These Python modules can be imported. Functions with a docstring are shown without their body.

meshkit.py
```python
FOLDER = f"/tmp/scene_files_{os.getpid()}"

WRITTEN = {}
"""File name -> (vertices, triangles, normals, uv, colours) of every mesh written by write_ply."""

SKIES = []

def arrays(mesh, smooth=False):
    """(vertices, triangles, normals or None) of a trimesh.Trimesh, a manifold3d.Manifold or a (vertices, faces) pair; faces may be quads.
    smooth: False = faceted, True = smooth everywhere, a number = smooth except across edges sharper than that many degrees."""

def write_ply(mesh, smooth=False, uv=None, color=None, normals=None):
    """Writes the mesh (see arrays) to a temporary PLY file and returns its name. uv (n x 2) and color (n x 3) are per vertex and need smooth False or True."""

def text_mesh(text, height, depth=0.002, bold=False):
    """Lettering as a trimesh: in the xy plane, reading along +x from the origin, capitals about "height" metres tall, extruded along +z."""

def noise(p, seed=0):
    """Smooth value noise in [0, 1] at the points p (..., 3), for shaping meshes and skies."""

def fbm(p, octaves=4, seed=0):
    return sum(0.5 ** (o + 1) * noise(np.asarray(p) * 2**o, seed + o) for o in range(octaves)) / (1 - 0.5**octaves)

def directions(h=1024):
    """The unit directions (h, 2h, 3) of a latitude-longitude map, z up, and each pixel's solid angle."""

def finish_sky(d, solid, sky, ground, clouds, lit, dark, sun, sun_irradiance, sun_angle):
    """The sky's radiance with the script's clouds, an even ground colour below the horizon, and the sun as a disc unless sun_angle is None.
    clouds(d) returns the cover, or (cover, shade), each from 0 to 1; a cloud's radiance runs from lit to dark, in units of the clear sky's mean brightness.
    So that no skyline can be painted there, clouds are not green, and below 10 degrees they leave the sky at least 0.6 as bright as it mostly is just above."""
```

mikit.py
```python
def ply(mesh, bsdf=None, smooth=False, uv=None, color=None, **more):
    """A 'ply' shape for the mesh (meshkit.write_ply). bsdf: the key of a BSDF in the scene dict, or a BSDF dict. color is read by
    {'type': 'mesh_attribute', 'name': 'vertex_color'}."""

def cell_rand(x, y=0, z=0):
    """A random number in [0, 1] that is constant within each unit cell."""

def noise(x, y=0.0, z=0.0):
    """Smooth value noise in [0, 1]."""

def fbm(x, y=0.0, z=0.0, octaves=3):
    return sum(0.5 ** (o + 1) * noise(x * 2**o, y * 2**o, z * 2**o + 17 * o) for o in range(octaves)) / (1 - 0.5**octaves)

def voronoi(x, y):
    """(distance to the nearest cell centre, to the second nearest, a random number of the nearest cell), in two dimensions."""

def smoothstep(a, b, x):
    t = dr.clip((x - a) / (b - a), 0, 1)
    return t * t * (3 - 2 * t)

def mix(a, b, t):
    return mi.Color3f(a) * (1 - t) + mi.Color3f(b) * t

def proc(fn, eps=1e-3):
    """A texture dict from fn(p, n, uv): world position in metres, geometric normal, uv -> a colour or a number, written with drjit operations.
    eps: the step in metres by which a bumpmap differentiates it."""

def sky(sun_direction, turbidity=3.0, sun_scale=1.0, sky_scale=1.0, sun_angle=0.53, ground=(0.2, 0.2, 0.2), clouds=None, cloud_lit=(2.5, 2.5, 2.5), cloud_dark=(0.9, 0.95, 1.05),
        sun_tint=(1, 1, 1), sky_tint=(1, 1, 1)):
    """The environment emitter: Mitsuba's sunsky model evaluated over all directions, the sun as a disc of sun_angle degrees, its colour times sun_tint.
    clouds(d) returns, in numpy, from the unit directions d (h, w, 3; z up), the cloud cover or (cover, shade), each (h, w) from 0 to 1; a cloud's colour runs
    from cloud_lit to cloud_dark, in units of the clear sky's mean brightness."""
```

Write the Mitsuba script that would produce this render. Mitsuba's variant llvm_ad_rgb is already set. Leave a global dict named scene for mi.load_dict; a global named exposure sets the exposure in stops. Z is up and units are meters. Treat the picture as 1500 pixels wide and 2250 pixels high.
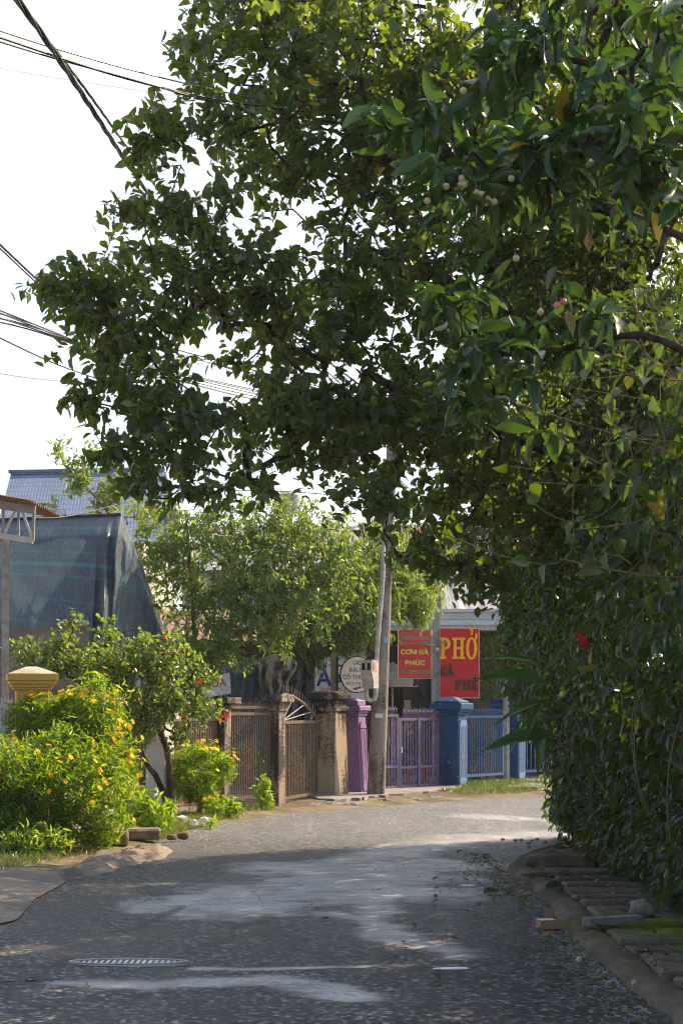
import math, random
import numpy as np, trimesh, shapely, shapely.geometry as sg, shapely.affinity as sa
import manifold3d as m3
import drjit as dr, mitsuba as mi
import mikit, meshkit
from mikit import proc, noise, fbm, voronoi, cell_rand, smoothstep, mix

T = mi.ScalarTransform4f
scene, labels = {}, {}
rng = np.random.default_rng(7)
random.seed(7)

# ---------------------------------------------------------------- camera, sky, exposure
EYE, FPX = 1.58, 4000.0                       # eye height (m); focal length in pixels of a 1500 pixel wide frame
scene['camera'] = {'type': 'perspective', 'fov': 2 * math.degrees(math.atan(750 / FPX)), 'fov_axis': 'x',
                   'near_clip': 0.1, 'far_clip': 3000.0, 'principal_point_offset_y': (1125 - 1557) / 2250.0,
                   'to_world': T().look_at(origin=[0, 0, EYE], target=[0, 10, EYE], up=[0, 0, 1])}
SUN_AZ, SUN_EL = math.radians(50.0), math.radians(36.0)      # azimuth right of the view direction, elevation
sun_dir = [math.sin(SUN_AZ) * math.cos(SUN_EL), math.cos(SUN_AZ) * math.cos(SUN_EL), math.sin(SUN_EL)]
scene['sky'] = mikit.sky(sun_dir, turbidity=3, sun_scale=1.2, sky_scale=1.0, sun_tint=(1.0, 0.95, 0.87), sky_tint=(1.14, 1.0, 0.93),
                         clouds=lambda d: 0.68 * np.clip(d @ np.array(sun_dir), 0, 1) ** 1.3, cloud_lit=(4.0, 3.95, 3.95))      # bright summer haze, thickest towards the sun
labels['sky'] = {'label': 'bright white hazy sky', 'kind': 'structure'}
exposure = 2.65

# ---------------------------------------------------------------- helpers
def P(px, py, d):
    """A point at distance d from the photographer, given where it appears in the 1500 x 2250 frame."""
    return np.array([(px - 750) / FPX * d, d, EYE - (py - 1557) / FPX * d])

def G(px, py, z=0.0):
    d = FPX * (EYE - z) / (py - 1557)
    return np.array([(px - 750) / FPX * d, d])

_used = {}
ORD = 'first second third fourth fifth sixth seventh eighth ninth tenth eleventh twelfth'.split()
def numbered(name):
    n = _used.get(name, 0)
    _used[name] = n + 1
    return name if n == 0 else f'{name}_{n:03d}'

def thing(name, label=None, cat=None, group=None, kind=None):
    key = numbered(name)
    d = {}
    if label: d['label'] = label
    if cat: d['category'] = cat
    if group: d['group'] = group
    if kind: d['kind'] = kind
    if d: labels[key] = d
    return key

def put(key, mesh, mat, smooth=False, color=None, uv=None):
    if not hasattr(mesh, 'faces') and len(mesh[1]) == 0:
        return key
    scene[key] = mikit.ply(mesh, mat, smooth=smooth, color=color, uv=uv)
    return key

def part(parent, name, mesh, mat, smooth=False, color=None, uv=None, label=None, kind=None):
    key = numbered(parent + '__' + name)
    put(key, mesh, mat, smooth, color, uv)
    if label or kind:
        labels[key] = {k: v for k, v in (('label', label), ('kind', kind)) if v}
    return key

def join(meshes):
    vs, fs, n = [], [], 0
    for v, f in meshes:
        vs.append(np.asarray(v, float)); fs.append(np.asarray(f, int) + n); n += len(v)
    return np.vstack(vs), np.vstack(fs)

def tm(m):
    return np.array(m.vertices), np.array(m.faces)

_BF = np.array([[0, 2, 1], [0, 3, 2], [4, 5, 6], [4, 6, 7], [0, 1, 5], [0, 5, 4], [1, 2, 6], [1, 6, 5], [2, 3, 7], [2, 7, 6], [3, 0, 4], [3, 4, 7]])
def rotz(v, a, c=(0, 0, 0)):
    v = np.asarray(v, float) - c
    ca, sa_ = math.cos(a), math.sin(a)
    return np.c_[v[:, 0] * ca - v[:, 1] * sa_, v[:, 0] * sa_ + v[:, 1] * ca, v[:, 2]] + c

def box(c, s, rz=0.0, top=1.0, bevel=0.0):
    """A box centred at c with sizes s, turned by rz about its upright axis; top scales its upper face; bevel chamfers the edges."""
    h = np.array(s, float) / 2
    if bevel > 0:
        b = min(bevel, h.min() * 0.8)
        pts = []
        for sx in (-1, 1):
            for sy in (-1, 1):
                for sz in (-1, 1):
                    k = top if sz > 0 else 1.0
                    pts += [[sx * (h[0] * k - b), sy * (h[1] * k - b), sz * h[2]], [sx * (h[0] * k - b), sy * h[1] * k, sz * (h[2] - b)], [sx * h[0] * k, sy * (h[1] * k - b), sz * (h[2] - b)]]
        v, f = tm(trimesh.convex.convex_hull(np.array(pts)))
    else:
        v = np.array([[-1, -1, -1], [1, -1, -1], [1, 1, -1], [-1, 1, -1], [-1, -1, 1], [1, -1, 1], [1, 1, 1], [-1, 1, 1]], float) * h
        v[4:, :2] *= top
        f = _BF
    return rotz(v, rz) + np.array(c, float), f

def bar(p, q, w, h=None, up=(0, 0, 1)):
    """A straight bar of rectangular section from p to q."""
    h = w if h is None else h
    p, q = np.asarray(p, float), np.asarray(q, float)
    a = (q - p) / np.linalg.norm(q - p)
    u = np.asarray(up, float)
    if abs(a @ u) > 0.95: u = np.array([1.0, 0, 0])
    b = np.cross(a, u); b /= np.linalg.norm(b)
    c = np.cross(b, a)
    v = []
    for e in (p, q):
        for i, j in ((-1, -1), (1, -1), (1, 1), (-1, 1)):
            v.append(e + b * i * w / 2 + c * j * h / 2)
    return np.array(v), _BF[:, ::-1].copy()

def tube(pts, radii, sides=6, cap=True):
    p = np.asarray(pts, float)
    r = np.broadcast_to(np.asarray(radii, float), (len(p),))
    t = np.gradient(p, axis=0); t /= np.linalg.norm(t, axis=1, keepdims=True) + 1e-12
    ref = np.array([0.31, 0.2, 0.93]) if abs(t.mean(0)[2]) < 0.8 else np.array([1.0, 0.1, 0])
    a = np.cross(t, ref); a /= np.linalg.norm(a, axis=1, keepdims=True) + 1e-12
    b = np.cross(t, a)
    ang = np.arange(sides) * 2 * np.pi / sides
    v = (p[:, None] + r[:, None, None] * (np.cos(ang)[None, :, None] * a[:, None] + np.sin(ang)[None, :, None] * b[:, None])).reshape(-1, 3)
    f = []
    n = len(p)
    i, j = np.meshgrid(np.arange(n - 1), np.arange(sides), indexing='ij')
    q = np.stack([i * sides + j, i * sides + (j + 1) % sides, (i + 1) * sides + (j + 1) % sides, (i + 1) * sides + j], -1).reshape(-1, 4)
    f = np.vstack([q[:, [0, 1, 2]], q[:, [0, 2, 3]]])
    if cap:
        v = np.vstack([v, p[:1], p[-1:]])
        k = np.arange(sides)
        f = np.vstack([f, np.c_[np.full(sides, len(v) - 2), (k + 1) % sides, k], np.c_[np.full(sides, len(v) - 1), (n - 1) * sides + k, (n - 1) * sides + (k + 1) % sides]])
    return v, f

def curve(pts, n=24):
    """A smooth curve through the points."""
    from scipy.interpolate import CubicSpline
    p = np.asarray(pts, float)
    s = np.r_[0, np.cumsum(np.linalg.norm(np.diff(p, axis=0), axis=1))]
    return CubicSpline(s, p)(np.linspace(0, s[-1], n)) if len(p) > 2 else np.linspace(p[0], p[-1], n)

def grid(fn, nu, nv, u0=0, u1=1, v0=0, v1=1):
    u, v = np.meshgrid(np.linspace(u0, u1, nu), np.linspace(v0, v1, nv), indexing='ij')
    x = fn(u.ravel(), v.ravel())
    i, j = np.meshgrid(np.arange(nu - 1), np.arange(nv - 1), indexing='ij')
    a = (i * nv + j).ravel()
    f = np.vstack([np.c_[a, a + nv, a + nv + 1], np.c_[a, a + nv + 1, a + 1]])
    return x, f, np.c_[u.ravel(), v.ravel()]

def poly_sheet(poly, z, res=0.25, zf=None):
    """A triangulated sheet over a polygon, at height z (+ zf(x, y)), with triangles of about res metres."""
    p = sg.Polygon(poly) if not hasattr(poly, 'exterior') else poly
    x0, y0, x1, y1 = p.bounds
    gx, gy = np.arange(x0, x1, res), np.arange(y0, y1, res)
    X, Y = np.meshgrid(gx, gy)
    pts = np.c_[X.ravel(), Y.ravel()]
    inn = shapely.contains_xy(p.buffer(-res * 0.4), pts[:, 0], pts[:, 1])
    ring = shapely.get_coordinates(shapely.segmentize(p, res).exterior)[:-1]
    q = np.vstack([ring, pts[inn]])
    from scipy.spatial import Delaunay
    tri = Delaunay(q).simplices
    c = q[tri].mean(1)
    tri = tri[shapely.contains_xy(p, c[:, 0], c[:, 1])]
    a, b, cc = q[tri[:, 0]], q[tri[:, 1]], q[tri[:, 2]]
    flip = (b[:, 0] - a[:, 0]) * (cc[:, 1] - a[:, 1]) - (b[:, 1] - a[:, 1]) * (cc[:, 0] - a[:, 0]) < 0
    tri[flip] = tri[flip][:, ::-1]
    zz = np.full(len(q), z) + (zf(q[:, 0], q[:, 1]) if zf else 0)
    return np.c_[q, zz], tri

def extrude(poly, depth):
    return join([tm(trimesh.creation.extrude_polygon(g, depth, engine='earcut')) for g in getattr(poly, 'geoms', [poly])])

def to_plane(mesh, origin, right, up=(0, 0, 1)):
    """Stands a mesh drawn in xy (z towards the viewer) up on a plane."""
    r = np.array(right, float); r /= np.linalg.norm(r)
    u = np.array(up, float)
    n = np.cross(r, u)
    v, f = mesh
    return np.asarray(origin) + v[:, :1] * r + v[:, 1:2] * u + v[:, 2:3] * n, f

def blobs(p, seed=0, octaves=3):
    return meshkit.fbm(np.asarray(p, float), octaves, seed) * 2 - 1

# ---------------------------------------------------------------- materials
def rgb(c): return {'type': 'rgb', 'value': list(map(float, c))}
def principled(key, color, rough=0.6, spec=0.4, metal=0.0, bump=None, bscale=0.003, eps=2e-3, **kw):
    b = {'type': 'principled', 'base_color': color if isinstance(color, dict) else rgb(color), 'roughness': rough, 'specular': spec, 'metallic': metal, **kw}
    if bump is not None:
        b = {'type': 'bumpmap', 'height': proc(bump, eps=eps), 'scale': bscale, 'bsdf': b}
    scene[key] = {'type': 'twosided', 'inner': b}
    return key

LEAF = {}
def leaf_material(key, trans, weight=0.42, rough=0.38, spec=0.5, color=None):
    """A thin leaf: glossy paint-like reflection, and light passing through. Without a colour it takes the mesh's own."""
    if color is None: LEAF[key] = (trans, weight, rough, spec)
    scene[key] = {'type': 'blendbsdf', 'weight': weight,
                  'a': {'type': 'twosided', 'inner': {'type': 'principled', 'base_color': {'type': 'mesh_attribute', 'name': 'vertex_color'} if color is None else rgb(color), 'roughness': rough, 'specular': spec}},
                  'b': {'type': 'principledthin', 'base_color': rgb(trans), 'diff_trans': 2.0, 'roughness': 0.7}}
    return key

def leaf_tone(mat, color):
    """The leaf material in one plain colour (colours are rounded, so that alike leaves share it)."""
    q = [round(math.log(max(c, 0.004)) * 3.0) for c in color]
    key = mat + '_' + '_'.join(str(abs(x)) for x in q)
    if key not in scene: leaf_material(key, *LEAF[mat], color=[math.exp(x / 3.0) for x in q])
    return key

def opq(c):
    """A number or colour held as data, so that alike materials share their compiled code."""
    v = mi.Color3f(c) if isinstance(c, (tuple, list)) else mi.Float(c)
    dr.make_opaque(v)
    return v

def mottled(a, b, scale=3.0, octaves=3, lo=0.3, hi=0.7, sz=1.0):
    a, b, s, q = opq(a), opq(b), opq(scale), opq(scale * sz)
    return proc(lambda p, n, uv: mix(a, b, smoothstep(0.3, 0.7, fbm(p.x * s, p.y * s, p.z * q, 3))))

def stained(base, dark, edge, scale=2.5, cover=0.5, speck=None):
    """Painted or rendered masonry with dark mould in clouds that runs down in streaks, and a few chips."""
    base, dark, edge, speck, s, lo, hi = opq(base), opq(dark), opq(edge), opq(speck or base), opq(scale), opq(cover), opq(cover + 0.15)
    def fn(p, n, uv):
        a = fbm(p.x * s, p.y * s, p.z * s * 0.6, 4)
        b = fbm(p.x * 14 + 3, p.y * 14, p.z * 1.5, 2)
        c = fbm(p.x * 30, p.y * 30, p.z * 30, 2)
        col = mix(base, edge, smoothstep(0.35, 0.75, c * 0.5 + a * 0.5))
        col = mix(col, dark, smoothstep(lo, hi, a * 0.6 + b * 0.25 + c * 0.15))
        return mix(col, speck, smoothstep(0.80, 0.82, fbm(p.x * 18 + 7, p.y * 18, p.z * 18, 2)))
    return proc(fn)

def rough_bump(s=60.0):
    s = opq(s)
    return lambda p, n, uv: fbm(p.x * s, p.y * s, p.z * s, 3)

# ground and road -------------------------------------------------
def seg(x, y, a, b):
    ax, ay, bx, by = float(a[0]), float(a[1]), float(b[0]), float(b[1])
    dx, dy = bx - ax, by - ay
    t = dr.clip(((x - ax) * dx + (y - ay) * dy) / (dx * dx + dy * dy), 0, 1)
    return dr.sqrt(dr.square(x - ax - t * dx) + dr.square(y - ay - t * dy))

# dust filled wear strips and the painted sunlit streak of the carriageway, as ground polylines with half widths (m)
WORN_SUNLIT = [([(500, 1988), (690, 1948), (850, 1930)], 0.75), ([(700, 1970), (860, 1962)], 0.7), ([(740, 1905), (920, 1900)], 0.8), ([(830, 1975), (818, 2015)], 0.2),
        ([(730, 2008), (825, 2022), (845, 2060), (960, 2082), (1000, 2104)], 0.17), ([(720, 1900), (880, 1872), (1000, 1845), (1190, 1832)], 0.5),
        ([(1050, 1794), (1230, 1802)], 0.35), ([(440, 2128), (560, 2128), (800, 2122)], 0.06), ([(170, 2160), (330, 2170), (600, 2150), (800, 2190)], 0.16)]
WORN_SUNLIT = [([G(*q) for q in line], w) for line, w in WORN_SUNLIT]
def worn_sunlit(x, y, r=0.5):  # mask of real wear plus the sunlit streak painted into the colour
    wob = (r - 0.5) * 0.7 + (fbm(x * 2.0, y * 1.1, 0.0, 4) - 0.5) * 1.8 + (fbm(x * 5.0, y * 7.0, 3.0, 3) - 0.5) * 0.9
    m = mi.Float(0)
    for line, w in WORN_SUNLIT:
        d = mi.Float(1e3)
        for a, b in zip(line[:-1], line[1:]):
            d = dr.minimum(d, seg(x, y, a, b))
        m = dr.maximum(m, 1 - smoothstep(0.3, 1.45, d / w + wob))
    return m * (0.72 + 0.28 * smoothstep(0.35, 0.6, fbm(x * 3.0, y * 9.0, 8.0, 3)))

CRACKS = [[G(*q) for q in line] for line in ([(180, 2064), (250, 2052), (312, 2040), (345, 2018), (405, 1990)], [(440, 2078), (520, 2062), (612, 2066)], [(470, 2056), (560, 2030), (600, 2012)], [(0, 2128), (120, 2122), (150, 2108)])]
def cracks(x, y):
    wx, wy = x + 0.10 * (fbm(x * 7, y * 7, 11.0, 3) - 0.5), y + 0.35 * (fbm(x * 5, y * 5, 13.0, 3) - 0.5)
    d = mi.Float(9)
    for line in CRACKS:
        for a, b in zip(line[:-1], line[1:]):
            d = dr.minimum(d, seg(wx, wy, a, b))
    return 1 - smoothstep(0.015, 0.05 + 0.05 * fbm(x * 3, y * 3, 2.0, 2), d)

def asphalt_color(p, n, uv):
    x, y = p.x, p.y
    d1, d2, r = voronoi(x * 34, y * 34)
    fine = fbm(x * 3, y * 1.6, 0.0, 3)
    m = worn_sunlit(x, y, r)
    far = smoothstep(18.5, 24.0, y)  # lightens the far asphalt: sunlight on that stretch put into the colour
    dust = smoothstep(0.35, 0.8, fbm(x * 1.3 + 9, y * 0.5, 4.0, 3) + smoothstep(0.4, 1.7, x) * 0.33 * smoothstep(21.0, 17.0, y))
    stone = mix((0.019, 0.0215, 0.029), (0.50, 0.52, 0.58), r * r * r * r * r * r)  # brightest stones carry the sky glints as colour
    stone = stone * 0.7 * (0.55 + 0.45 * smoothstep(0.0, 0.3, d2 - d1)) * (0.75 + 0.5 * fine)
    dusty = mix((0.042, 0.041, 0.042), (0.095, 0.086, 0.08), fbm(x * 6, y * 3, 1.0, 3)) * (0.8 + 0.35 * r)
    c = mix(stone, dusty, dust * 0.65)
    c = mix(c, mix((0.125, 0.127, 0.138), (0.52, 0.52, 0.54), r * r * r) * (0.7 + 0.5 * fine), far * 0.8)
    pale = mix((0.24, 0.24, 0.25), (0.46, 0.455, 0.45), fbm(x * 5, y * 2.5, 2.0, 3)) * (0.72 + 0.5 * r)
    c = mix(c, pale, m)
    crack = dr.abs(fbm(x * 0.9 + 2, y * 0.7 + 5, 7.0, 4) - 0.5)
    c = c * (0.3 + 0.7 * smoothstep(0.0, 0.007, crack))
    return c * (1 - 0.75 * cracks(x, y))

def asphalt_bump(p, n, uv):
    x, y = p.x, p.y
    d1, d2, r = voronoi(x * 34, y * 34)
    h = smoothstep(0.0, 0.45, d2 - d1) * (0.45 + 0.55 * r)
    return h * (1 - 0.8 * worn_sunlit(x, y)) + 0.5 * fbm(x * 4, y * 4, 0.0, 2)

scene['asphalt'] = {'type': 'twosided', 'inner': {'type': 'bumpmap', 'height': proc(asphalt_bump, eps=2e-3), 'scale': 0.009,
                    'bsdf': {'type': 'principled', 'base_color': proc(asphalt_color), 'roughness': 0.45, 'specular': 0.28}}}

def soil_color(p, n, uv):
    a, b = fbm(p.x * 1.8, p.y * 1.8, 0.0, 4), fbm(p.x * 40, p.y * 40, 2.0, 2)
    c = mix((0.13, 0.10, 0.072), (0.24, 0.19, 0.14), smoothstep(0.3, 0.7, a)) * (0.65 + 0.7 * b)
    return mix(c, (0.12, 0.13, 0.04), smoothstep(0.5, 0.7, fbm(p.x * 3 + 5, p.y * 3, 1.0, 3)) * 0.6)
principled('soil', proc(soil_color), 0.95, 0.1, bump=rough_bump(25), bscale=0.03)

def concrete_color(base, warm, mossy):
    base, warm, mossy = opq(base), opq(warm), opq(mossy)
    def fn(p, n, uv):
        a, b = fbm(p.x * 2.3, p.y * 2.3, p.z * 3, 4), fbm(p.x * 45, p.y * 45, p.z * 45, 2)
        c = mix(base, warm, smoothstep(0.3, 0.7, a)) * (0.7 + 0.6 * b)
        g = smoothstep(0.52, 0.66, fbm(p.x * 1.6 + 3.1, p.y * 1.1 + 0.4, 5.0, 3) * 0.55 + fbm(p.x * 9, p.y * 9, 1.0, 2) * 0.33 + 0.16 * smoothstep(14.0, 12.0, p.y))
        return mix(c, mix((0.06, 0.08, 0.012), (0.22, 0.27, 0.02), fbm(p.x * 12, p.y * 4, 0.0, 2)), g * mossy)
    return proc(fn)
principled('slab_concrete', concrete_color((0.11, 0.09, 0.07), (0.18, 0.145, 0.11), 0.9), 0.9, 0.2, bump=rough_bump(30), bscale=0.012)
principled('kerb_concrete', concrete_color((0.09, 0.07, 0.05), (0.16, 0.125, 0.09), 0.3), 0.9, 0.2, bump=rough_bump(40), bscale=0.012)
principled('drive_concrete', concrete_color((0.19, 0.16, 0.135), (0.27, 0.23, 0.19), 0.0), 0.9, 0.2, bump=rough_bump(30), bscale=0.02)
principled('apron_concrete', concrete_color((0.19, 0.175, 0.17), (0.27, 0.25, 0.24), 0.0), 0.9, 0.2, bump=rough_bump(30), bscale=0.01)
principled('stone_grey', mottled((0.15, 0.13, 0.11), (0.3, 0.27, 0.23), 9), 0.9, 0.2, bump=rough_bump(30), bscale=0.01)
principled('rock_brown', mottled((0.09, 0.06, 0.04), (0.17, 0.12, 0.085), 9), 0.9, 0.2, bump=rough_bump(25), bscale=0.015)

# masonry, paint, metal ------------------------------------------
principled('post_concrete', stained((0.30, 0.235, 0.19), (0.045, 0.041, 0.04), (0.17, 0.135, 0.115), 2.2, 0.39), 0.85, 0.2, bump=rough_bump(60), bscale=0.006)
principled('mould_concrete', stained((0.33, 0.26, 0.18), (0.025, 0.024, 0.022), (0.22, 0.18, 0.13), 1.8, 0.44), 0.85, 0.2, bump=rough_bump(50), bscale=0.008)
principled('purple_wall', stained((0.18, 0.098, 0.25), (0.11, 0.06, 0.155), (0.21, 0.125, 0.285), 2.0, 0.55, (0.55, 0.5, 0.55)), 0.6, 0.35)
principled('blue_wall', stained((0.009, 0.062, 0.165), (0.006, 0.04, 0.11), (0.013, 0.075, 0.185), 2.0, 0.55, (0.45, 0.45, 0.43)), 0.6, 0.2)
principled('sunlit_blue_wall', stained((0.10, 0.195, 0.37), (0.07, 0.14, 0.28), (0.125, 0.22, 0.4), 3.0, 0.55), 0.6, 0.2)  # lighter copy of the pillar blue, sunlight put into the road face
principled('groove_dark', (0.05, 0.05, 0.07), 0.8, 0.2)
principled('white_plaster', stained((0.62, 0.61, 0.58), (0.3, 0.29, 0.27), (0.52, 0.51, 0.49), 2.0, 0.56), 0.8, 0.2)
principled('yellow_plaster', stained((0.62, 0.40, 0.11), (0.3, 0.2, 0.07), (0.56, 0.36, 0.1), 2.0, 0.6), 0.75, 0.25)
principled('cream_stone', mottled((0.55, 0.48, 0.37), (0.42, 0.36, 0.28), 5), 0.8, 0.2)
principled('house_wall', stained((0.5, 0.48, 0.45), (0.25, 0.24, 0.23), (0.42, 0.4, 0.38), 1.3, 0.57), 0.85, 0.2)
principled('shop_wall', mottled((0.2, 0.165, 0.135), (0.15, 0.125, 0.10), 1.5), 0.8, 0.2)
principled('brown_wall', mottled((0.05, 0.042, 0.037), (0.085, 0.07, 0.06), 1.5), 0.8, 0.2)
principled('dark_room', (0.03, 0.03, 0.035), 0.8, 0.2)
principled('cornice_paint', stained((0.52, 0.57, 0.6), (0.3, 0.33, 0.34), (0.46, 0.52, 0.55), 2.0, 0.58), 0.7, 0.3)
principled('pole_concrete', stained((0.27, 0.235, 0.2), (0.09, 0.078, 0.068), (0.21, 0.18, 0.155), 3.0, 0.48), 0.9, 0.2, bump=rough_bump(45), bscale=0.008)
principled('brown_iron', mottled((0.13, 0.083, 0.055), (0.085, 0.054, 0.036), 20), 0.5, 0.5)
principled('purple_iron', mottled((0.125, 0.09, 0.235), (0.13, 0.085, 0.12), 7), 0.45, 0.5)
principled('blue_iron', mottled((0.045, 0.11, 0.26), (0.05, 0.095, 0.19), 6), 0.5, 0.3)
principled('white_iron', mottled((0.62, 0.6, 0.58), (0.5, 0.47, 0.45), 20), 0.5, 0.5)
principled('galvanised', mottled((0.36, 0.35, 0.34), (0.25, 0.235, 0.22), 12), 0.5, 0.5)
principled('rust_sheet', mottled((0.22, 0.14, 0.10), (0.14, 0.085, 0.06), 6), 0.75, 0.3)
principled('brown_sheet', mottled((0.22, 0.105, 0.085), (0.17, 0.085, 0.07), 2), 0.6, 0.4)
principled('blue_sheet', mottled((0.13, 0.185, 0.30), (0.11, 0.16, 0.265), 2), 0.65, 0.3)
principled('pvc', mottled((0.5, 0.49, 0.47), (0.38, 0.36, 0.33), 10), 0.45, 0.5)
principled('meter_case', mottled((0.52, 0.47, 0.41), (0.40, 0.36, 0.30), 12), 0.5, 0.5)
principled('dark_glass', (0.02, 0.02, 0.022), 0.15, 0.5)
principled('black', (0.018, 0.018, 0.02), 0.5, 0.4)
principled('cable_black', (0.02, 0.02, 0.024), 0.55, 0.4)
principled('cable_grey', (0.16, 0.16, 0.17), 0.4, 0.5)
principled('red_board', mottled((0.62, 0.03, 0.03), (0.52, 0.025, 0.027), 3), 0.45, 0.25)
principled('banner_red', mottled((0.66, 0.075, 0.06), (0.55, 0.055, 0.05), 3), 0.5, 0.25)
principled('sign_white', mottled((0.62, 0.62, 0.63), (0.52, 0.52, 0.53), 4), 0.5, 0.4)
principled('oval_cream', mottled((0.82, 0.73, 0.6), (0.74, 0.64, 0.51), 7), 0.5, 0.4)
principled('letter_amber', (0.85, 0.42, 0.012), 0.45, 0.5)
principled('letter_maroon', (0.075, 0.018, 0.02), 0.5, 0.4)
principled('letter_yellow', (0.8, 0.76, 0.12), 0.5, 0.4)
principled('letter_green', (0.03, 0.36, 0.2), 0.5, 0.4)
principled('groove_purple', (0.06, 0.03, 0.09), 0.8, 0.2)
principled('letter_navy', (0.02, 0.028, 0.2), 0.5, 0.4)
principled('letter_sky', (0.2, 0.42, 0.62), 0.5, 0.4)
principled('letter_red', (0.5, 0.06, 0.05), 0.5, 0.4)
principled('orange_label', (0.6, 0.22, 0.08), 0.5, 0.4)
principled('red_plastic', (0.5, 0.02, 0.025), 0.35, 0.5)
principled('bulb_white', (0.75, 0.75, 0.74), 0.3, 0.5)
principled('wood', mottled((0.25, 0.17, 0.11), (0.16, 0.10, 0.065), 8, 3, sz=0.2), 0.7, 0.3)
principled('cardboard', mottled((0.42, 0.255, 0.14), (0.36, 0.21, 0.115), 8), 0.8, 0.2)
principled('paper_white', (0.75, 0.72, 0.7), 0.6, 0.3)
principled('awning_cloth', mottled((0.42, 0.39, 0.34), (0.3, 0.28, 0.25), 4), 0.8, 0.2)
principled('tarp_grey', mottled((0.33, 0.33, 0.36), (0.26, 0.26, 0.285), 2.5), 0.6, 0.3)
principled('tarp_taupe', mottled((0.22, 0.18, 0.165), (0.16, 0.13, 0.12), 3), 0.7, 0.3)
principled('sack_grey', mottled((0.35, 0.33, 0.31), (0.12, 0.12, 0.12), 6), 0.55, 0.5, bump=rough_bump(25), bscale=0.03)
def bark(key, a, b):
    principled(key, mottled(a, b, 14, 3, sz=0.3), 0.9, 0.2, bump=rough_bump(30), bscale=0.012)
bark('bark_dark', (0.035, 0.025, 0.02), (0.085, 0.062, 0.048))
bark('bark_tan', (0.12, 0.085, 0.06), (0.24, 0.175, 0.125))
principled('twig_tan', (0.20, 0.145, 0.10), 0.8, 0.2)
principled('twig_dark', (0.06, 0.045, 0.035), 0.85, 0.2)
principled('green_fruit', (0.10, 0.17, 0.04), 0.5, 0.4)
principled('rose_apple_skin', mottled((0.5, 0.5, 0.26), (0.55, 0.44, 0.3), 30), 0.4, 0.5)
principled('rose_apple_pink', mottled((0.55, 0.16, 0.17), (0.6, 0.3, 0.25), 25), 0.4, 0.5)
principled('petal_pink', (0.55, 0.16, 0.28), 0.6, 0.3)
principled('skin', (0.42, 0.24, 0.17), 0.55, 0.4)
principled('navy_cloth', (0.02, 0.026, 0.05), 0.9, 0.1)
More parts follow.
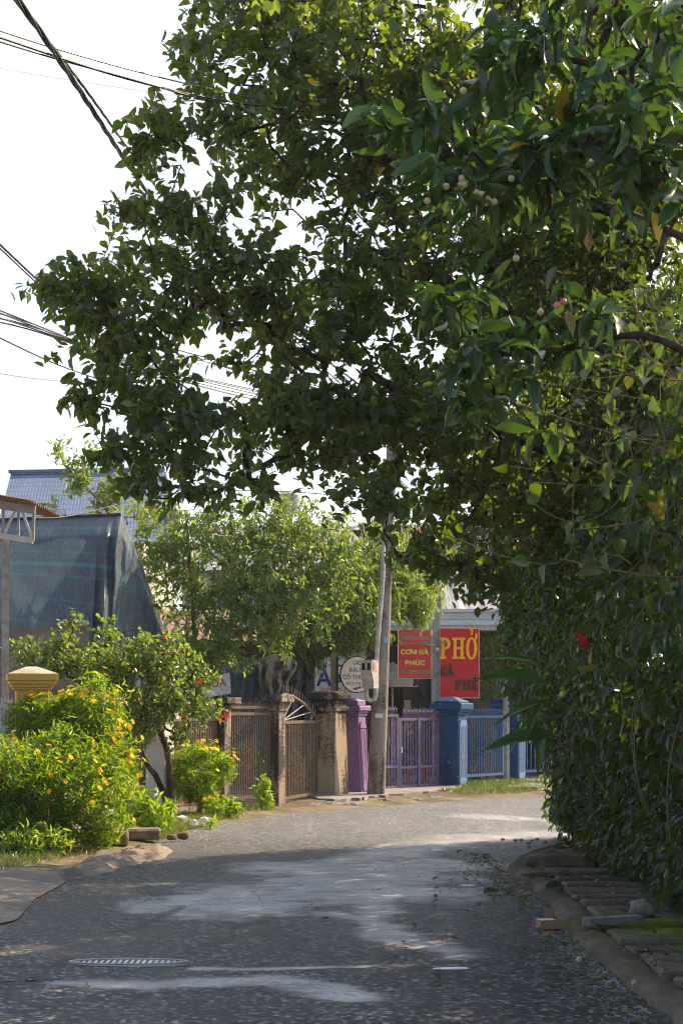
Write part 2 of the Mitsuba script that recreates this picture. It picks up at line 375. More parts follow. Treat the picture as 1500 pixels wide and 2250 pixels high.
principled('denim', (0.10, 0.13, 0.2), 0.9, 0.1)
principled('hair_black', (0.012, 0.01, 0.01), 0.45, 0.5)

def net_color(p, n, uv):
    w = fbm(uv.x * 260, uv.y * 60, 0.0, 2)
    c = mix((0.035, 0.05, 0.075), (0.14, 0.17, 0.215), w)
    t = uv.y * 9.0 + 0.12 * noise(uv.x * 3.0, 1.0)
    t = t - dr.floor(t)
    stripe = 1 - smoothstep(0.025, 0.06, dr.abs(t - 0.5))
    big = uv.y * 2.25 + 0.03 * noise(uv.x * 3.0, 1.0)
    big = big - dr.floor(big)
    stripe = dr.maximum(stripe * 0.55, 1 - smoothstep(0.012, 0.024, dr.abs(big - 0.5)))
    return mix(c, (0.05, 0.27, 0.27), stripe * 0.8)
scene['net'] = {'type': 'blendbsdf', 'weight': 0.25, 'a': {'type': 'twosided', 'inner': {'type': 'principled', 'base_color': proc(net_color), 'roughness': 0.45, 'specular': 0.5}},
                'b': {'type': 'principledthin', 'base_color': rgb((0.09, 0.14, 0.19)), 'diff_trans': 2.0, 'roughness': 0.7}}

leaf_material('leaf_persimmon', (0.42, 0.58, 0.045), 0.30, 0.28)
leaf_material('leaf_apple', (0.16, 0.34, 0.03), 0.16, 0.28)
leaf_material('leaf_hedge', (0.28, 0.48, 0.02), 0.17, 0.22, 0.36)
leaf_material('leaf_light', (0.38, 0.54, 0.05), 0.36, 0.36)
leaf_material('leaf_bush', (0.44, 0.66, 0.01), 0.40, 0.34, 0.4)
leaf_material('petal', (0.65, 0.4, 0.05), 0.4, 0.6, 0.2)
leaf_material('petal_red', (0.6, 0.04, 0.06), 0.4, 0.6, 0.2)
leaf_material('litter_leaf', (0.2, 0.16, 0.04), 0.25, 0.6, 0.3)

# ================================================================ THE GROUND
put('ground', poly_sheet([(-120, -30), (160, -30), (160, 400), (-120, 400)], -0.06, 40.0), 'soil')
labels['ground'] = {'label': 'bare brown soil around the lane', 'kind': 'structure'}

LEFT_EDGE = [G(*q) for q in [(0, 2055), (70, 1985), (150, 1934), (262, 1888), (372, 1834), (470, 1812), (600, 1793), (700, 1783), (830, 1772), (1000, 1758), (1200, 1746)]]
road_poly = [(-2.6, -12), (-2.55, 2)] + [tuple(q) for q in LEFT_EDGE] + [(9, 37.2), (30, 44), (30, 36), (14, 31.5), (7, 27.6), (4.2, 24.8), (2.9, 22.2), (2.35, 20.8), (1.9, 19.4), (1.8, 17), (1.78, -12)]
def road_z(x, y):
    q = np.c_[x, y, 0 * x]
    return 0.018 * blobs(q * 0.55, 3) + 0.006 * blobs(q * 2.5, 5)
rv, rf = poly_sheet(road_poly, 0.0, 0.22, road_z)
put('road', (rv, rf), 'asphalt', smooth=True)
labels['road'] = {'label': 'weathered dark asphalt lane with pale dusty patches and painted sunlight', 'kind': 'structure'}

# left verge of trodden soil between the asphalt and the fences
verge_poly = [(-9, 4), (-9, 30), (-3, 30), (-1.5, 31), (0.2, 33.5), (1.8, 36), (3, 38.5), (9, 41), (30, 48), (30, 44.2), (9, 37.3)] + [tuple(q) for q in LEFT_EDGE[::-1]] + [(-2.55, 4)]
edge_line = sg.LineString(LEFT_EDGE)
def verge_z(x, y):
    d = shapely.distance(shapely.points(x, y), edge_line)
    q = np.c_[x, y, 0 * x]
    return -0.012 + 0.085 * (1 - np.exp(-d / 0.5)) + 0.025 * blobs(q * 1.8, 11) * np.minimum(1, d / 0.3) + 0.012 * blobs(q * 7, 12) * np.minimum(1, d / 0.2)
put('verge', poly_sheet(verge_poly, 0.0, 0.16, verge_z), 'soil', smooth=True)
labels['verge'] = {'label': 'brown soil verge along the left side of the lane', 'kind': 'structure'}

def ground_z(x, y):
    pt = np.atleast_1d(x), np.atleast_1d(y)
    inr = shapely.contains_xy(sg.Polygon(road_poly), *pt)
    return np.where(inr, road_z(*pt), verge_z(*pt))

# sandy concrete driveway at the left border
dv = [(-5.2, 12.2), (-2.75, 11.6), G(40, 2020), G(75, 1978), G(146, 1938), G(110, 1922), (-5.2, 17.3)]
dp = sg.Polygon(dv).buffer(-0.12).buffer(0.12).difference(sg.Polygon(road_poly).buffer(-0.1))
v, f = poly_sheet(max(getattr(dp, 'geoms', [dp]), key=lambda g: g.area), 0.0, 0.1, lambda x, y: verge_z(x, y) + 0.014)
put('driveway', (v, f), 'drive_concrete', smooth=True)
labels['driveway'] = {'label': 'sandy concrete driveway slab at the left edge', 'kind': 'structure'}

# crust of spilled cement beside it
cc = sg.Polygon([G(*q) for q in [(118, 1926), (200, 1884), (300, 1866), (390, 1866), (360, 1890), (270, 1912), (180, 1928)]])
def crust(x, y):
    q = np.c_[x, y, 0 * x]
    d = shapely.distance(shapely.points(x, y), cc.exterior)
    return ground_z(x, y) - 0.02 + 0.10 * (1 - np.exp(-d / 0.16)) + 0.08 * blobs(q * 5, 31) * np.minimum(1, d / 0.1) + 0.03 * blobs(q * 16, 32) * np.minimum(1, d / 0.1)
t = thing('cement_crust', 'lumpy grey crust of spilled cement between lane and yellow bush', 'cement lump')
put(t, poly_sheet(cc, 0.0, 0.05, crust), 'drive_concrete', smooth=35)

# gutter stones where the bush meets the verge
for (px, py, sx, sy, sz, rz, txt) in [(248, 1864, 0.36, 0.2, 0.16, 0.1, 'short grey concrete block lying beside the cement crust'), (265, 1850, 0.95, 0.3, 0.13, 0.12, 'long low concrete gutter slab under the yellow bush')]:
    g = G(px, py)
    t = thing('gutter_block', txt, 'concrete block')
    put(t, box((g[0], g[1], sz / 2 + 0.03), (sx, sy, sz), rz, bevel=0.025), 'stone_grey', smooth=30)

# ---- right pavement: kerb of rough mortar and a row of drain slabs
KY = np.r_[np.arange(2.0, 8.0, 0.2), np.arange(8.0, 17.2, 0.06), 17.4, 17.8, 18.2, 18.6, 19.0, 19.4, 19.8, 20.2]
def kerb_x(y):
    return 1.63 + 0.05 * np.sin(y * 0.9) + 0.04 * blobs(np.c_[0 * y, y, 0 * y] * 1.6, 41) + np.clip(y - 17.0, 0, 9) ** 2 * 0.075
prof = [(-0.035, -0.03), (0.0, 0.028), (0.025, 0.05), (0.055, 0.064), (0.09, 0.07), (0.13, 0.072), (0.18, 0.068), (0.22, 0.045)]
kv = []
for y in KY:
    for k, (dx, z) in enumerate(prof):
        q = np.array([[dx * 6, y * 3.0, z * 6]])
        w = blobs(q, 43)[0]
        kv.append([kerb_x(np.array([y]))[0] + dx + 0.035 * w, y, z + (0.026 * blobs(q * 1.7, 44)[0] + 0.012 * blobs(q * 4.1, 45)[0]) * (z > 0)])
n = len(prof)
i, j = np.meshgrid(np.arange(len(KY) - 1), np.arange(n - 1), indexing='ij')
a = (i * n + j).ravel()
put('pavement', (np.array(kv), np.vstack([np.c_[a, a + n, a + n + 1], np.c_[a, a + n + 1, a + 1]])), 'kerb_concrete', smooth=True)
labels['pavement'] = {'label': 'mossy kerb and slab pavement along the hedge', 'kind': 'structure'}
bed = [(1.9, 2), (1.95, 16.8), (2.15, 18.5), (2.5, 20.2), (2.75, 20.9), (5, 21.5), (8, 21.5), (8, 2)]
put(numbered('hedge_bed'), poly_sheet(bed, 0.01, 0.25, lambda x, y: 0.03 * blobs(np.c_[x, y, 0 * x] * 1.3, 45) + 0.02 * np.clip(x - 2.6, 0, 2)), 'soil', smooth=True)
labels['hedge_bed'] = {'label': 'strip of dark soil under the hedge', 'kind': 'structure'}
y = 6.0
while y < 18.6:
    w = rng.uniform(0.42, 0.5) if y < 15.2 else rng.uniform(0.3, 0.62)
    x0 = kerb_x(np.array([y + w / 2]))[0] + 0.19 + rng.uniform(-0.02, 0.05)
    x1 = 2.62 + rng.uniform(-0.05, 0.08)
    if x1 - x0 < 0.35: break
    b = box(((x0 + x1) / 2, y + w / 2, 0.052 + rng.uniform(-0.02, 0.02)), (x1 - x0, w - rng.uniform(0.03, 0.07), 0.07), rng.normal(0, 0.014), bevel=0.02)
    v = b[0].copy(); v[:, 2] += (v[:, 0] - x0) * rng.normal(0, 0.012) + (v[:, 1] - y - w / 2) * rng.normal(-0.05, 0.03)
    part('pavement', 'slab', (v, b[1]), 'slab_concrete', smooth=25)
    y += w

def boulder(c, s, seed, sub=3, rough=0.3):
    m = trimesh.creation.icosphere(subdivisions=sub)
    v = np.array(m.vertices)
    v = np.sign(v) * np.abs(v) ** 0.8
    v *= (1 + rough * blobs(v * 1.3 + seed * 7.1, seed) + 0.12 * blobs(v * 4 + seed, seed + 1))[:, None]
    return v * np.array(s) + np.array(c), np.array(m.faces)

t = thing('loose_plank_stone', 'thin grey concrete strip lying across the mossy slabs by the round stone', 'concrete strip')
a0, b0 = G(1287, 2022, 0.13), G(1405, 2016, 0.13)
put(t, bar((a0[0], a0[1], 0.118), (b0[0], b0[1], 0.118), 0.11, 0.055), 'stone_grey')
t = thing('round_stone', 'rounded pale stone on the slabs at the foot of the hedge', 'stone')
g = G(1411, 2008, 0.12); put(t, boulder((g[0], g[1], 0.15), (0.085, 0.09, 0.075), 3), 'stone_grey', smooth=True)
t = thing('kerb_rock', 'large flat brown rock at the far end of the slab pavement', 'rock')
g = G(1238, 1896, 0.1); put(t, boulder((g[0], g[1], 0.1), (0.36, 0.3, 0.12), 5), 'rock_brown', smooth=35)
t = thing('kerb_rock', 'long low tan stone just in front of the large brown rock', 'rock')
g = G(1225, 1920, 0.1); put(t, boulder((g[0] + 0.05, g[1], 0.085), (0.33, 0.13, 0.05), 8, 3, 0.4), 'rock_brown', smooth=35)
for (px, py, s, txt) in [(378, 1849, 0.06, 'small dark stone on the dry verge below the leafy plant'), (401, 1846, 0.075, 'fist sized grey stone on the dry verge beside the lane'), (330, 1873, 0.05, 'tiny dark stone at the tip of the cement crust')]:
    g = G(px, py); t = thing('verge_stone', txt, 'stone')
    put(t, boulder((g[0], g[1], 0.05), (s, s, s * 0.6), int(px), 2), 'rock_brown', smooth=True)

# concrete apron before the purple gate, its broken front edge and the crust of old asphalt
ap = [G(*q) for q in [(688, 1764), (740, 1770), (800, 1764), (868, 1757), (940, 1751), (1012, 1743)]]
ap = [tuple(q) for q in ap] + [(2.45, 36.2), (1.9, 36.2), (0.5, 33.8), (-0.4, 31.9)]
jag = []
for p0, p1 in zip(ap[:5], ap[1:6]):
    for s in np.linspace(0, 1, 7)[:-1]:
        jag.append((p0[0] + (p1[0] - p0[0]) * s + rng.normal(0, 0.04), p0[1] + (p1[1] - p0[1]) * s + rng.normal(0, 0.12)))
v, f = extrude(sg.Polygon(jag + ap[5:]).buffer(0), 0.1)
put('apron', (v + [0, 0, 0.0], f), 'apron_concrete')
labels['apron'] = {'label': 'grey concrete apron before the purple gate', 'kind': 'structure'}
for k, (px, py, s) in enumerate([(640, 1772, 0.2), (690, 1774, 0.26), (735, 1771, 0.3), (772, 1771, 0.22), (845, 1764, 0.2), (905, 1760, 0.22), (955, 1756, 0.2)]):
    g = G(px, py)
    t = thing('asphalt_lump', ['flat dark lump of old asphalt before the mouldy pillar, %s from the left' % ORD[k], 'broken dark lump along the edge of the concrete apron, %s from the left' % ORD[(k - 4) % 4]][k > 3], 'asphalt lump', ['dark lumps before the mouldy pillar', 'dark lumps along the apron edge'][k > 3])
    put(t, boulder((g[0], g[1], 0.0), (s * 0.8, s * 1.1, 0.06), 50 + k, 3, 0.55), 'asphalt', smooth=25)
for (poly, txt) in [([(1110, 1741), (1180, 1742), (1200, 1735), (1150, 1731)], 'flat pale paving slab in front of the second blue pillar')]:
    t = thing('paving_slab', txt, 'paving slab')
    v, f = extrude(sg.Polygon([G(*q) for q in poly]).buffer(0), 0.06); put(t, (v + [0, 0, 0.05], f), 'apron_concrete')

# drain cover half buried in the asphalt
t = thing('drain_cover', 'pale ribbed iron cover half sunk in the dark asphalt', 'drain cover')
c = G(283, 2117); R, hw, hd = 0.0, 0.375, 0.13
th = np.linspace(0, np.pi, 18)
lens = np.r_[np.c_[-hw * np.cos(th), -hd * np.sin(th)], np.c_[hw * np.cos(th), hd * np.sin(th)]]
v, f = extrude(sg.Polygon(lens).buffer(0), 0.03)
cz = float(road_z(lens[:, 0] + c[0], lens[:, 1] + c[1]).max())
tilt = lambda v: np.c_[v[:, 0] + c[0], v[:, 1] + c[1], v[:, 2] + cz - 0.026]
scene[t + '__plate'] = mikit.ply((tilt(v), f), 'sign_white')
for k in range(17):
    x = -0.30 + 0.6 * k / 16
    h = hd * math.sqrt(max(0.0, 1 - (x / hw) ** 2)) * 0.86
    for s0, s1 in (((-h, h),) if k in (5, 6, 7, 8, 9, 10, 11) and k % 2 else ((-h, h * 0.9),)):
        b = box((x, (s0 + s1) / 2, 0.0325), (0.012, s1 - s0, 0.006))
        part(t, 'slot', (tilt(b[0]), b[1]), 'black')
ring = sg.Polygon(lens).buffer(0); ring = ring.difference(ring.buffer(-0.022))
v, f = extrude(ring, 0.008); part(t, 'rim', (tilt(v + [0, 0, 0.0302]), f), 'galvanised')
t = thing('asphalt_patch', 'dark lifted flake of asphalt at the left border below the cover', 'asphalt lump')
g = G(50, 2152); put(t, boulder((g[0], g[1], -0.02), (0.2, 0.2, 0.045), 77, 4, 0.6), 'asphalt', smooth=25)

# ================================================================ THE FENCES ON THE LEFT
FA = math.radians(66)                          # run of the first fence
def along(a): return np.array([math.cos(a), math.sin(a)])
def post(name, label, cat, cx, cy, w, h, ang, mat, lit_mat=None, cap=(), group=None, z0=0.0, taper=1.0, bevel=0.012):
    t = thing(name, label, cat, group)
    part(t, 'shaft', box((cx, cy, z0 + h / 2), (w, w, h), ang, taper, bevel), mat, smooth=20)
    z = z0 + h
    for (grow, hh, m, kind) in cap:
        part(t, kind, box((cx, cy, z + hh / 2), (w + grow, w + grow, hh), ang, 1.0, min(0.012, hh / 3)), m or mat, smooth=20)
        z += hh
    return t
def pyramid(cx, cy, w, h, z, ang, k=0.25):
    return box((cx, cy, z + h / 2), (w, w, h), ang, k)

CAPS = [(0.05, 0.05, None, 'collar'), (0.14, 0.09, None, 'cap')]
pA, pB, pC, pD, pE = np.array([-2.55, 25.6]), np.array([-1.83, 27.55]), np.array([-1.05, 28.75]), np.array([-0.21, 31.45]), np.array([0.25, 32.5])
t = post('white_pillar', 'grey white pillar with flat cap behind the leaning trunk', 'gate pillar', pA[0], pA[1], 0.3, 1.42, FA, 'white_plaster', cap=[(0.1, 0.1, None, 'cap')])
t = post('fence_post', 'grimy concrete post with square cap, nearest of the brown fence', 'fence post', pB[0], pB[1], 0.25, 1.58, FA, 'post_concrete', cap=[(0.06, 0.07, None, 'collar'), (0.22, 0.1, None, 'cap')])
t = post('fence_post', 'grimy concrete post on the left of the arched gate', 'fence post', pC[0], pC[1], 0.25, 1.54, FA, 'post_concrete', cap=[(0.06, 0.1, None, 'collar'), (0.12, 0.04, None, 'neck'), (0.22, 0.12, None, 'cap')])
# wide mouldy pillar, leaning out at the foot
t = thing('mouldy_pillar', 'wide concrete pillar with black mould right of the arched gate', 'gate pillar')
a = math.radians(66)
part(t, 'shaft', box((pD[0], pD[1], 0.75), (0.56, 0.5, 1.56), a, 0.86, 0.02), 'mould_concrete', smooth=20)
part(t, 'collar', box((pD[0] - 0.02, pD[1], 1.575), (0.60, 0.54, 0.09), a, 1, 0.02), 'mould_concrete', smooth=20)
part(t, 'neck', box((pD[0] - 0.02, pD[1], 1.675), (0.52, 0.47, 0.11), a, 1, 0.01), 'mould_concrete', smooth=20)
part(t, 'cap', box((pD[0] - 0.02, pD[1], 1.785), (0.66, 0.6, 0.11), a, 1, 0.025), 'mould_concrete', smooth=20)
part(t, 'cap', box((pD[0] - 0.02, pD[1], 1.862), (0.54, 0.5, 0.045), a, 0.8, 0.015), 'mould_concrete', smooth=20)

def fluted_pillar(name, label, c, w, h, ang, dark, lit, steps, lean=(0, 0), side=1, grooves=5, top_pyr=0.08):
    """Square pillar, a raised fluted panel on its road face, moulded cap."""
    t = thing(name, label, 'gate pillar')
    L = lambda v: np.c_[v[:, 0] + lean[0] * (v[:, 2] - h / 2) , v[:, 1] + lean[1] * (v[:, 2] - h / 2), v[:, 2]]
    v, f = box((c[0], c[1], h / 2), (w, w, h), ang, 1, 0.015); part(t, 'shaft', (L(v), f), dark, smooth=20)
    u, nrm = along(ang), np.array([math.sin(ang), -math.cos(ang)])          # along the fence, towards the road
    pw, p0, p1 = w * 0.78, h * 0.08, h * 0.93
    oc = sg.box(-pw / 2, p0, pw / 2, p1)
    for sx in (-1, 1):
        for zz in (p0, p1):
            oc = oc.difference(sg.box(sx * pw / 2 - 0.03, zz - 0.05, sx * pw / 2 + 0.03, zz + 0.05))
    v, f = extrude(oc, 0.022)
    o = np.r_[c + nrm * w / 2, 0]
    v, f = to_plane((v, f), o, np.r_[u, 0]); part(t, 'panel', (L(v), f), lit)
    for k in range(grooves):
        x = -pw * 0.36 + pw * 0.72 * k / (grooves - 1)
        v, f = extrude(sg.box(x - 0.012, p0 + 0.13, x + 0.012, p1 - 0.12), 0.004)
        v, f = to_plane((v + [0, 0, 0.0222], f), o, np.r_[u, 0]); part(t, 'flute', (L(v), f), 'groove_dark' if dark != 'purple_wall' else 'groove_purple')
    z = h
    for k, (g, hh) in enumerate(steps):
        v, f = box((c[0], c[1], z + hh / 2), (w + g, w + g, hh), ang, 1, 0.012); part(t, 'moulding', (L(v), f), dark, smooth=20); z += hh
    v, f = pyramid(c[0], c[1], w + steps[-1][0] - 0.06, top_pyr, z, ang, 0.3); part(t, 'cap', (L(v), f), dark)
    return t
fluted_pillar('purple_pillar', 'purple pillar with fluted face leaning beside the concrete pole', pE, 0.33, 1.45, math.radians(65), 'purple_wall', 'purple_wall', [(0.05, 0.05), (0.09, 0.04), (0.16, 0.09), (0.02, 0.1)], lean=(-0.05, 0.0), grooves=3, top_pyr=0.04)
pF = np.array([2.12, 35.2]); pG = np.array([3.52, 37.9])
fluted_pillar('blue_pillar', 'deep blue gate pillar with fluted face coloured as sunlit below the red signs', pF, 0.47, 1.46, math.radians(65), 'blue_wall', 'sunlit_blue_wall', [(0.06, 0.05), (0.12, 0.05), (0.2, 0.12), (0.06, 0.05)])
fluted_pillar('blue_pillar', 'scuffed deep blue pillar with chipped paint, half behind the hedge', pG, 0.47, 1.5, math.radians(65), 'blue_wall', 'sunlit_blue_wall', [(0.06, 0.05), (0.12, 0.05), (0.2, 0.12), (0.06, 0.05)])

def spike(x, y, z0, z1, w, lean=0.0, ang=0.0):
    """A bar end hammered to a point, bent outwards by lean."""
    nrm = np.array([math.sin(ang), -math.cos(ang)])
    h = z1 - z0
    pts = [(x, y, z0), (x + nrm[0] * lean * 0.8, y + nrm[1] * lean * 0.8, z0 + h * 0.45), (x + nrm[0] * lean, y + nrm[1] * lean, z0 + h * 0.65), (x + nrm[0] * lean * 0.7, y + nrm[1] * lean * 0.7, z1)]
    return tube(pts, [w * 0.5, w * 0.45, w * 0.6, 0.002], 4)

def panel(name, label, cat, a, b, n, z0, z1, spike_h, mat, rail=0.045, barw=0.016, mids=(), frame=True, spikes_per=1, lean=0.0, sub=None):
    a, b = np.asarray(a, float), np.asarray(b, float)
    t = thing(name, label, cat)
    ang = math.atan2(*(b - a)[::-1])
    for z in (z0, z1, *mids):
        part(t, 'rail', bar((*a, z), (*b, z), rail, rail), mat)
    if frame:
        for q in (a, b):
            part(t, 'stile', box((q[0], q[1], (z0 + z1) / 2), (rail * 1.05, rail * 1.05, z1 - z0 + rail * 1.02), ang), mat)
    for k in range(n):
        q = a + (b - a) * (k + 1) / (n + 1) + 0
        m = [box((q[0], q[1], (z0 + z1) / 2), (barw, barw, z1 - z0 - rail), ang)]
        m.append(spike(q[0], q[1], z1 + rail / 2, z1 + rail / 2 + spike_h * rng.uniform(0.92, 1.05), barw, lean, ang))
        part(t, 'bar', join(m), mat)
    for k in range(n * (spikes_per - 1)):
        q = a + (b - a) * (k + 0.5 + 0.5) / (n * (spikes_per - 1) + 1) + (b - a) / (n + 1) / 2
        part(t, 'spike', spike(q[0], q[1], z1 + rail / 2, z1 + rail / 2 + spike_h * 0.8, barw, lean, ang), mat)
    return t
u = along(FA)
panel('iron_fence', 'brown barred fence panel behind the small flowering shrub', 'fence', pA + u * 0.22, pB - u * 0.17, 26, 0.2, 1.42, 0.2, 'brown_iron')
t = panel('iron_fence', 'brown barred fence panel between the two grimy concrete posts', 'fence', pB + (pC - pB) * 0.13, pC - (pC - pB) * 0.12, 17, 0.2, 1.50, 0.17, 'brown_iron', mids=(1.6,))
put(numbered('low_wall'), join([box((*((pA + pB) / 2), 0.08), (0.16, 1.75, 0.17), FA - math.pi / 2), box((*((pB + pC) / 2), 0.08), (0.16, 1.2, 0.17), math.atan2(*(pC - pB)[::-1]) - math.pi / 2)]), 'post_concrete')
labels['low_wall'] = {'label': 'low grimy concrete plinth under the brown fence panels', 'category': 'wall'}

# arched gate
ga, gb = pC + np.array([0.10, 0.3]), pD - np.array([0.22, 0.42])
t = thing('arched_gate', 'brown iron gate with arched spiked top and sun ray bars', 'gate')
L = np.linalg.norm(gb - ga); ang = math.atan2(*(gb - ga)[::-1])
gp = lambda s, z: np.r_[ga + (gb - ga) * s / L, z]
for z in (0.14, 1.36): part(t, 'rail', bar(gp(0, z), gp(L, z), 0.05, 0.05), 'brown_iron')
for s in (0, L): part(t, 'stile', box((*gp(s, 0)[:2], 0.78), (0.052, 0.052, 1.36), ang), 'brown_iron')
for k in range(22):
    s = L * (k + 1) / 23
    part(t, 'bar', box((*gp(s, 0)[:2], 0.75), (0.017, 0.017, 1.17), ang), 'brown_iron')
arc = lambda s: 1.39 + 0.42 * math.cos(math.pi / 2 * s / L) ** 0.8
part(t, 'arch', tube([gp(s, arc(s)) for s in np.linspace(0.01, L * 0.985, 20)], 0.026, 6), 'brown_iron')
for k in range(13):
    s = L * (k + 0.5) / 13
    part(t, 'spike', spike(*gp(s, 0)[:2], arc(s) + 0.02, arc(s) + 0.17, 0.018, 0, ang), 'brown_iron')
for w in (0.35, 0.75, 1.15):
    s1 = L * math.sin(w) * 0.9
    part(t, 'ray', bar(gp(0.03, 1.385), gp(s1, arc(s1) - 0.02), 0.014), 'galvanised')

# purple gate: fixed leaf and a double leaf
ga, gb = np.array([0.70, 33.5]), np.array([1.84, 35.0])
u = (gb - ga) / np.linalg.norm(gb - ga)
panel('purple_gate', 'narrow purple barred gate leaf right beside the concrete pole', 'gate', ga, ga + u * 0.55, 5, 0.12, 1.45, 0.16, 'purple_iron', 0.05, 0.022, mids=(0.5,), lean=0.03, spikes_per=2)
panel('purple_gate', 'wide purple barred gate leaf with the seated person behind', 'gate', ga + u * 0.62, gb, 13, 0.12, 1.38, 0.2, 'purple_iron', 0.05, 0.02, mids=(0.48,), lean=0.04, spikes_per=2)
gk = ga + u * 1.22
part('purple_gate_001', 'stile', box((gk[0] + 0.012, gk[1] - 0.01, 0.76), (0.055, 0.055, 1.3), math.atan2(u[1], u[0])), 'purple_iron')
part('purple_gate_001', 'lock', box((ga + u * 0.66)[0:2].tolist() + [0.8], (0.06, 0.08, 0.11), 1.0, 1, 0.01), 'galvanised')
panel('blue_fence', 'pale blue barred fence panel right of the deep blue pillar', 'fence', pF + np.array([0.29, 0.45]), np.array([3.25, 36.9]), 15, 0.26, 1.42, 0.16, 'blue_iron', 0.055, 0.02, lean=0.04, spikes_per=2)
panel('blue_fence', 'short pale blue fence end showing past the scuffed pillar', 'fence', pG + np.array([0.3, 0.4]), pG + np.array([1.7, 1.9]), 14, 0.26, 1.42, 0.16, 'blue_iron', 0.055, 0.02, lean=0.04)
t = thing('timber_post', 'weathered bare post standing between blue fence and scuffed pillar', 'post')
put(t, tube([P(1112, 1735, 37.6), P(1112, 1600, 37.6), P(1111, 1490, 37.6)], [0.075, 0.07, 0.065], 8), 'galvanised', smooth=30)

# far left: white steel gate, yellow gate pillar, low white wall, awning
ya = np.array(P(70, 1500, 21.3)[:2])
t = thing('yellow_pillar', 'yellow gate pillar with stepped cap behind the flowering bush', 'gate pillar')
ang = math.radians(12)
part(t, 'shaft', box((ya[0], ya[1], 0.9), (0.38, 0.38, 1.8), ang, 1, 0.012), 'yellow_plaster', smooth=20)
z = 1.80
for g, hh in [(0.06, 0.03), (0.11, 0.035), (0.16, 0.04), (0.20, 0.08)]:
    part(t, 'moulding', box((ya[0], ya[1], z + hh / 2), (0.38 + g, 0.38 + g, hh), ang, 1, 0.006), 'yellow_plaster', smooth=20); z += hh
part(t, 'cap', pyramid(ya[0], ya[1], 0.58, 0.085, z + 0.001, ang, 0.22), 'cream_stone')
t = thing('white_wall', 'low white wall with flat coping behind the yellow bush', 'wall')
a0, b0 = P(120, 1530, 22.2), P(236, 1530, 23.4)
part(t, 'wall', bar((a0[0], a0[1], 0.8), (b0[0], b0[1], 0.8), 0.2, 1.6), 'white_plaster')
part(t, 'coping', bar((a0[0] - 0.05, a0[1], 1.66), (b0[0] + 0.05, b0[1], 1.66), 0.3, 0.12), 'white_plaster')
a0, b0 = P(-160, 1600, 20.6)[:2], P(34, 1600, 21.0)[:2]
panel('white_gate', 'white barred steel gate at the left border of the photo', 'gate', a0, b0, 24, 0.25, 1.32, 0.36, 'white_iron', 0.06, 0.03, mids=(1.08,))

# awning on a steel post
t = thing('awning', 'rusty corrugated awning on a steel truss and post, far left', 'awning')
D = 23.0
pw = P(12, 1180, D)
part(t, 'post', box((pw[0], D, pw[2] / 2), (0.09, 0.09, pw[2]), 0.2), 'galvanised')
e0, e1 = P(-260, 1060, D - 0.1), P(75, 1110, D - 0.1)
f0, f1 = P(-260, 1135, D - 0.1), P(73, 1188, D - 0.1)
part(t, 'truss_chord', bar(e0 + [0, 0, -0.06], e1 + [0, 0, -0.06], 0.05, 0.1), 'galvanised')
part(t, 'truss_chord', bar(f0, f1, 0.05, 0.07), 'white_iron')
ks = [0.0, 0.2, 0.4, 0.56, 0.7, 0.8, 0.9, 1.0]
for k, s in enumerate(ks):
    top, bot = e0 + (e1 - e0) * s, f0 + (f1 - f0) * s
    part(t, 'truss_web', bar(bot, top, 0.04, 0.03), 'galvanised')
    if k < len(ks) - 1:
        s2 = ks[k + 1]
        p2 = (e0 + (e1 - e0) * s2, f0 + (f1 - f0) * s2)
        part(t, 'truss_web', bar(bot, p2[0], 0.03) if k % 2 else bar(top, p2[1], 0.03), 'white_iron')
def sheet(u, v):
    a = P(-280, 1040, D - 0.5) ; b = P(60, 1098, D - 0.5); c = P(135, 1136, D + 1.8)
    right = (b - a); back = (c - b)
    x = a + u[:, None] * right * 1.02 + v[:, None] * back
    x[:, 2] += 0.014 * np.sin(v * 2 * np.pi * 17)
    return x
v, f, uv = grid(sheet, 8, 140)
part(t, 'roof_sheet', join([(v, f), (v - [0, 0, 0.012], f[:, ::-1])]), 'rust_sheet', smooth=True)

# ================================================================ BEHIND THE LEFT FENCE
def cloth(fn, nu, nv, thick=0.006):
    v, f, uv = grid(fn, nu, nv)
    return v, f, uv
def net_point(px, v, side):
    """Shade net hung over a frame: a broad front up to a slanting crease, then a side that drapes away to the back."""
    top = np.interp(px, [-90, 20, 268, 290, 315, 340, 360, 374], [1146, 1142, 1131, 1184, 1250, 1322, 1380, 1430])
    bot = np.interp(px, [-90, 200, 374], [1560, 1560, 1590])
    py = top + (bot - top) * v
    k = np.clip((px - (266 - 70 * v)) / 110, 0, 1)
    d = 29.6 - 0.6 * np.clip(px / 262, 0, 1) - 0.9 * v + k * (2.4 + 0.6 * v) + 0.45 * np.clip(0.1 - v, 0, 1) / 0.1
    crease = np.exp(-((px - (262 - 70 * v)) / 30) ** 2) * np.clip(v * 4, 0, 1)
    d = d + crease * (0.16 * np.sin(px * 0.26 + 5 * v) + 0.12 * blobs(np.c_[px * 0.07, v * 9, 0 * v], 62)) + k * (0.05 * np.sin(px * 0.36 + 5 * v) + 0.16 * blobs(np.c_[px * 0.03, v * 2.5, 0 * v + 3], 63))
    d = d + 0.16 * blobs(np.c_[px * 0.011, v * 3, 0 * v], 61) * np.clip(v * 4, 0, 1) + 0.03 * np.sin(px * 0.05 + v * 11) * (1 - k)
    return np.c_[(px - 750) / FPX * d, d, EYE - (py - 1557) / FPX * d]
net_front = lambda u, v: net_point(-90 + u * (356 - 70 * v), v, 0)
def net_side(u, v):
    a = 266 - 70 * v
    return net_point(a + u * (374 - a), v, 1)
t = thing('shade_net', 'dark blue shade net with teal stripes draped over a frame', 'shade net')
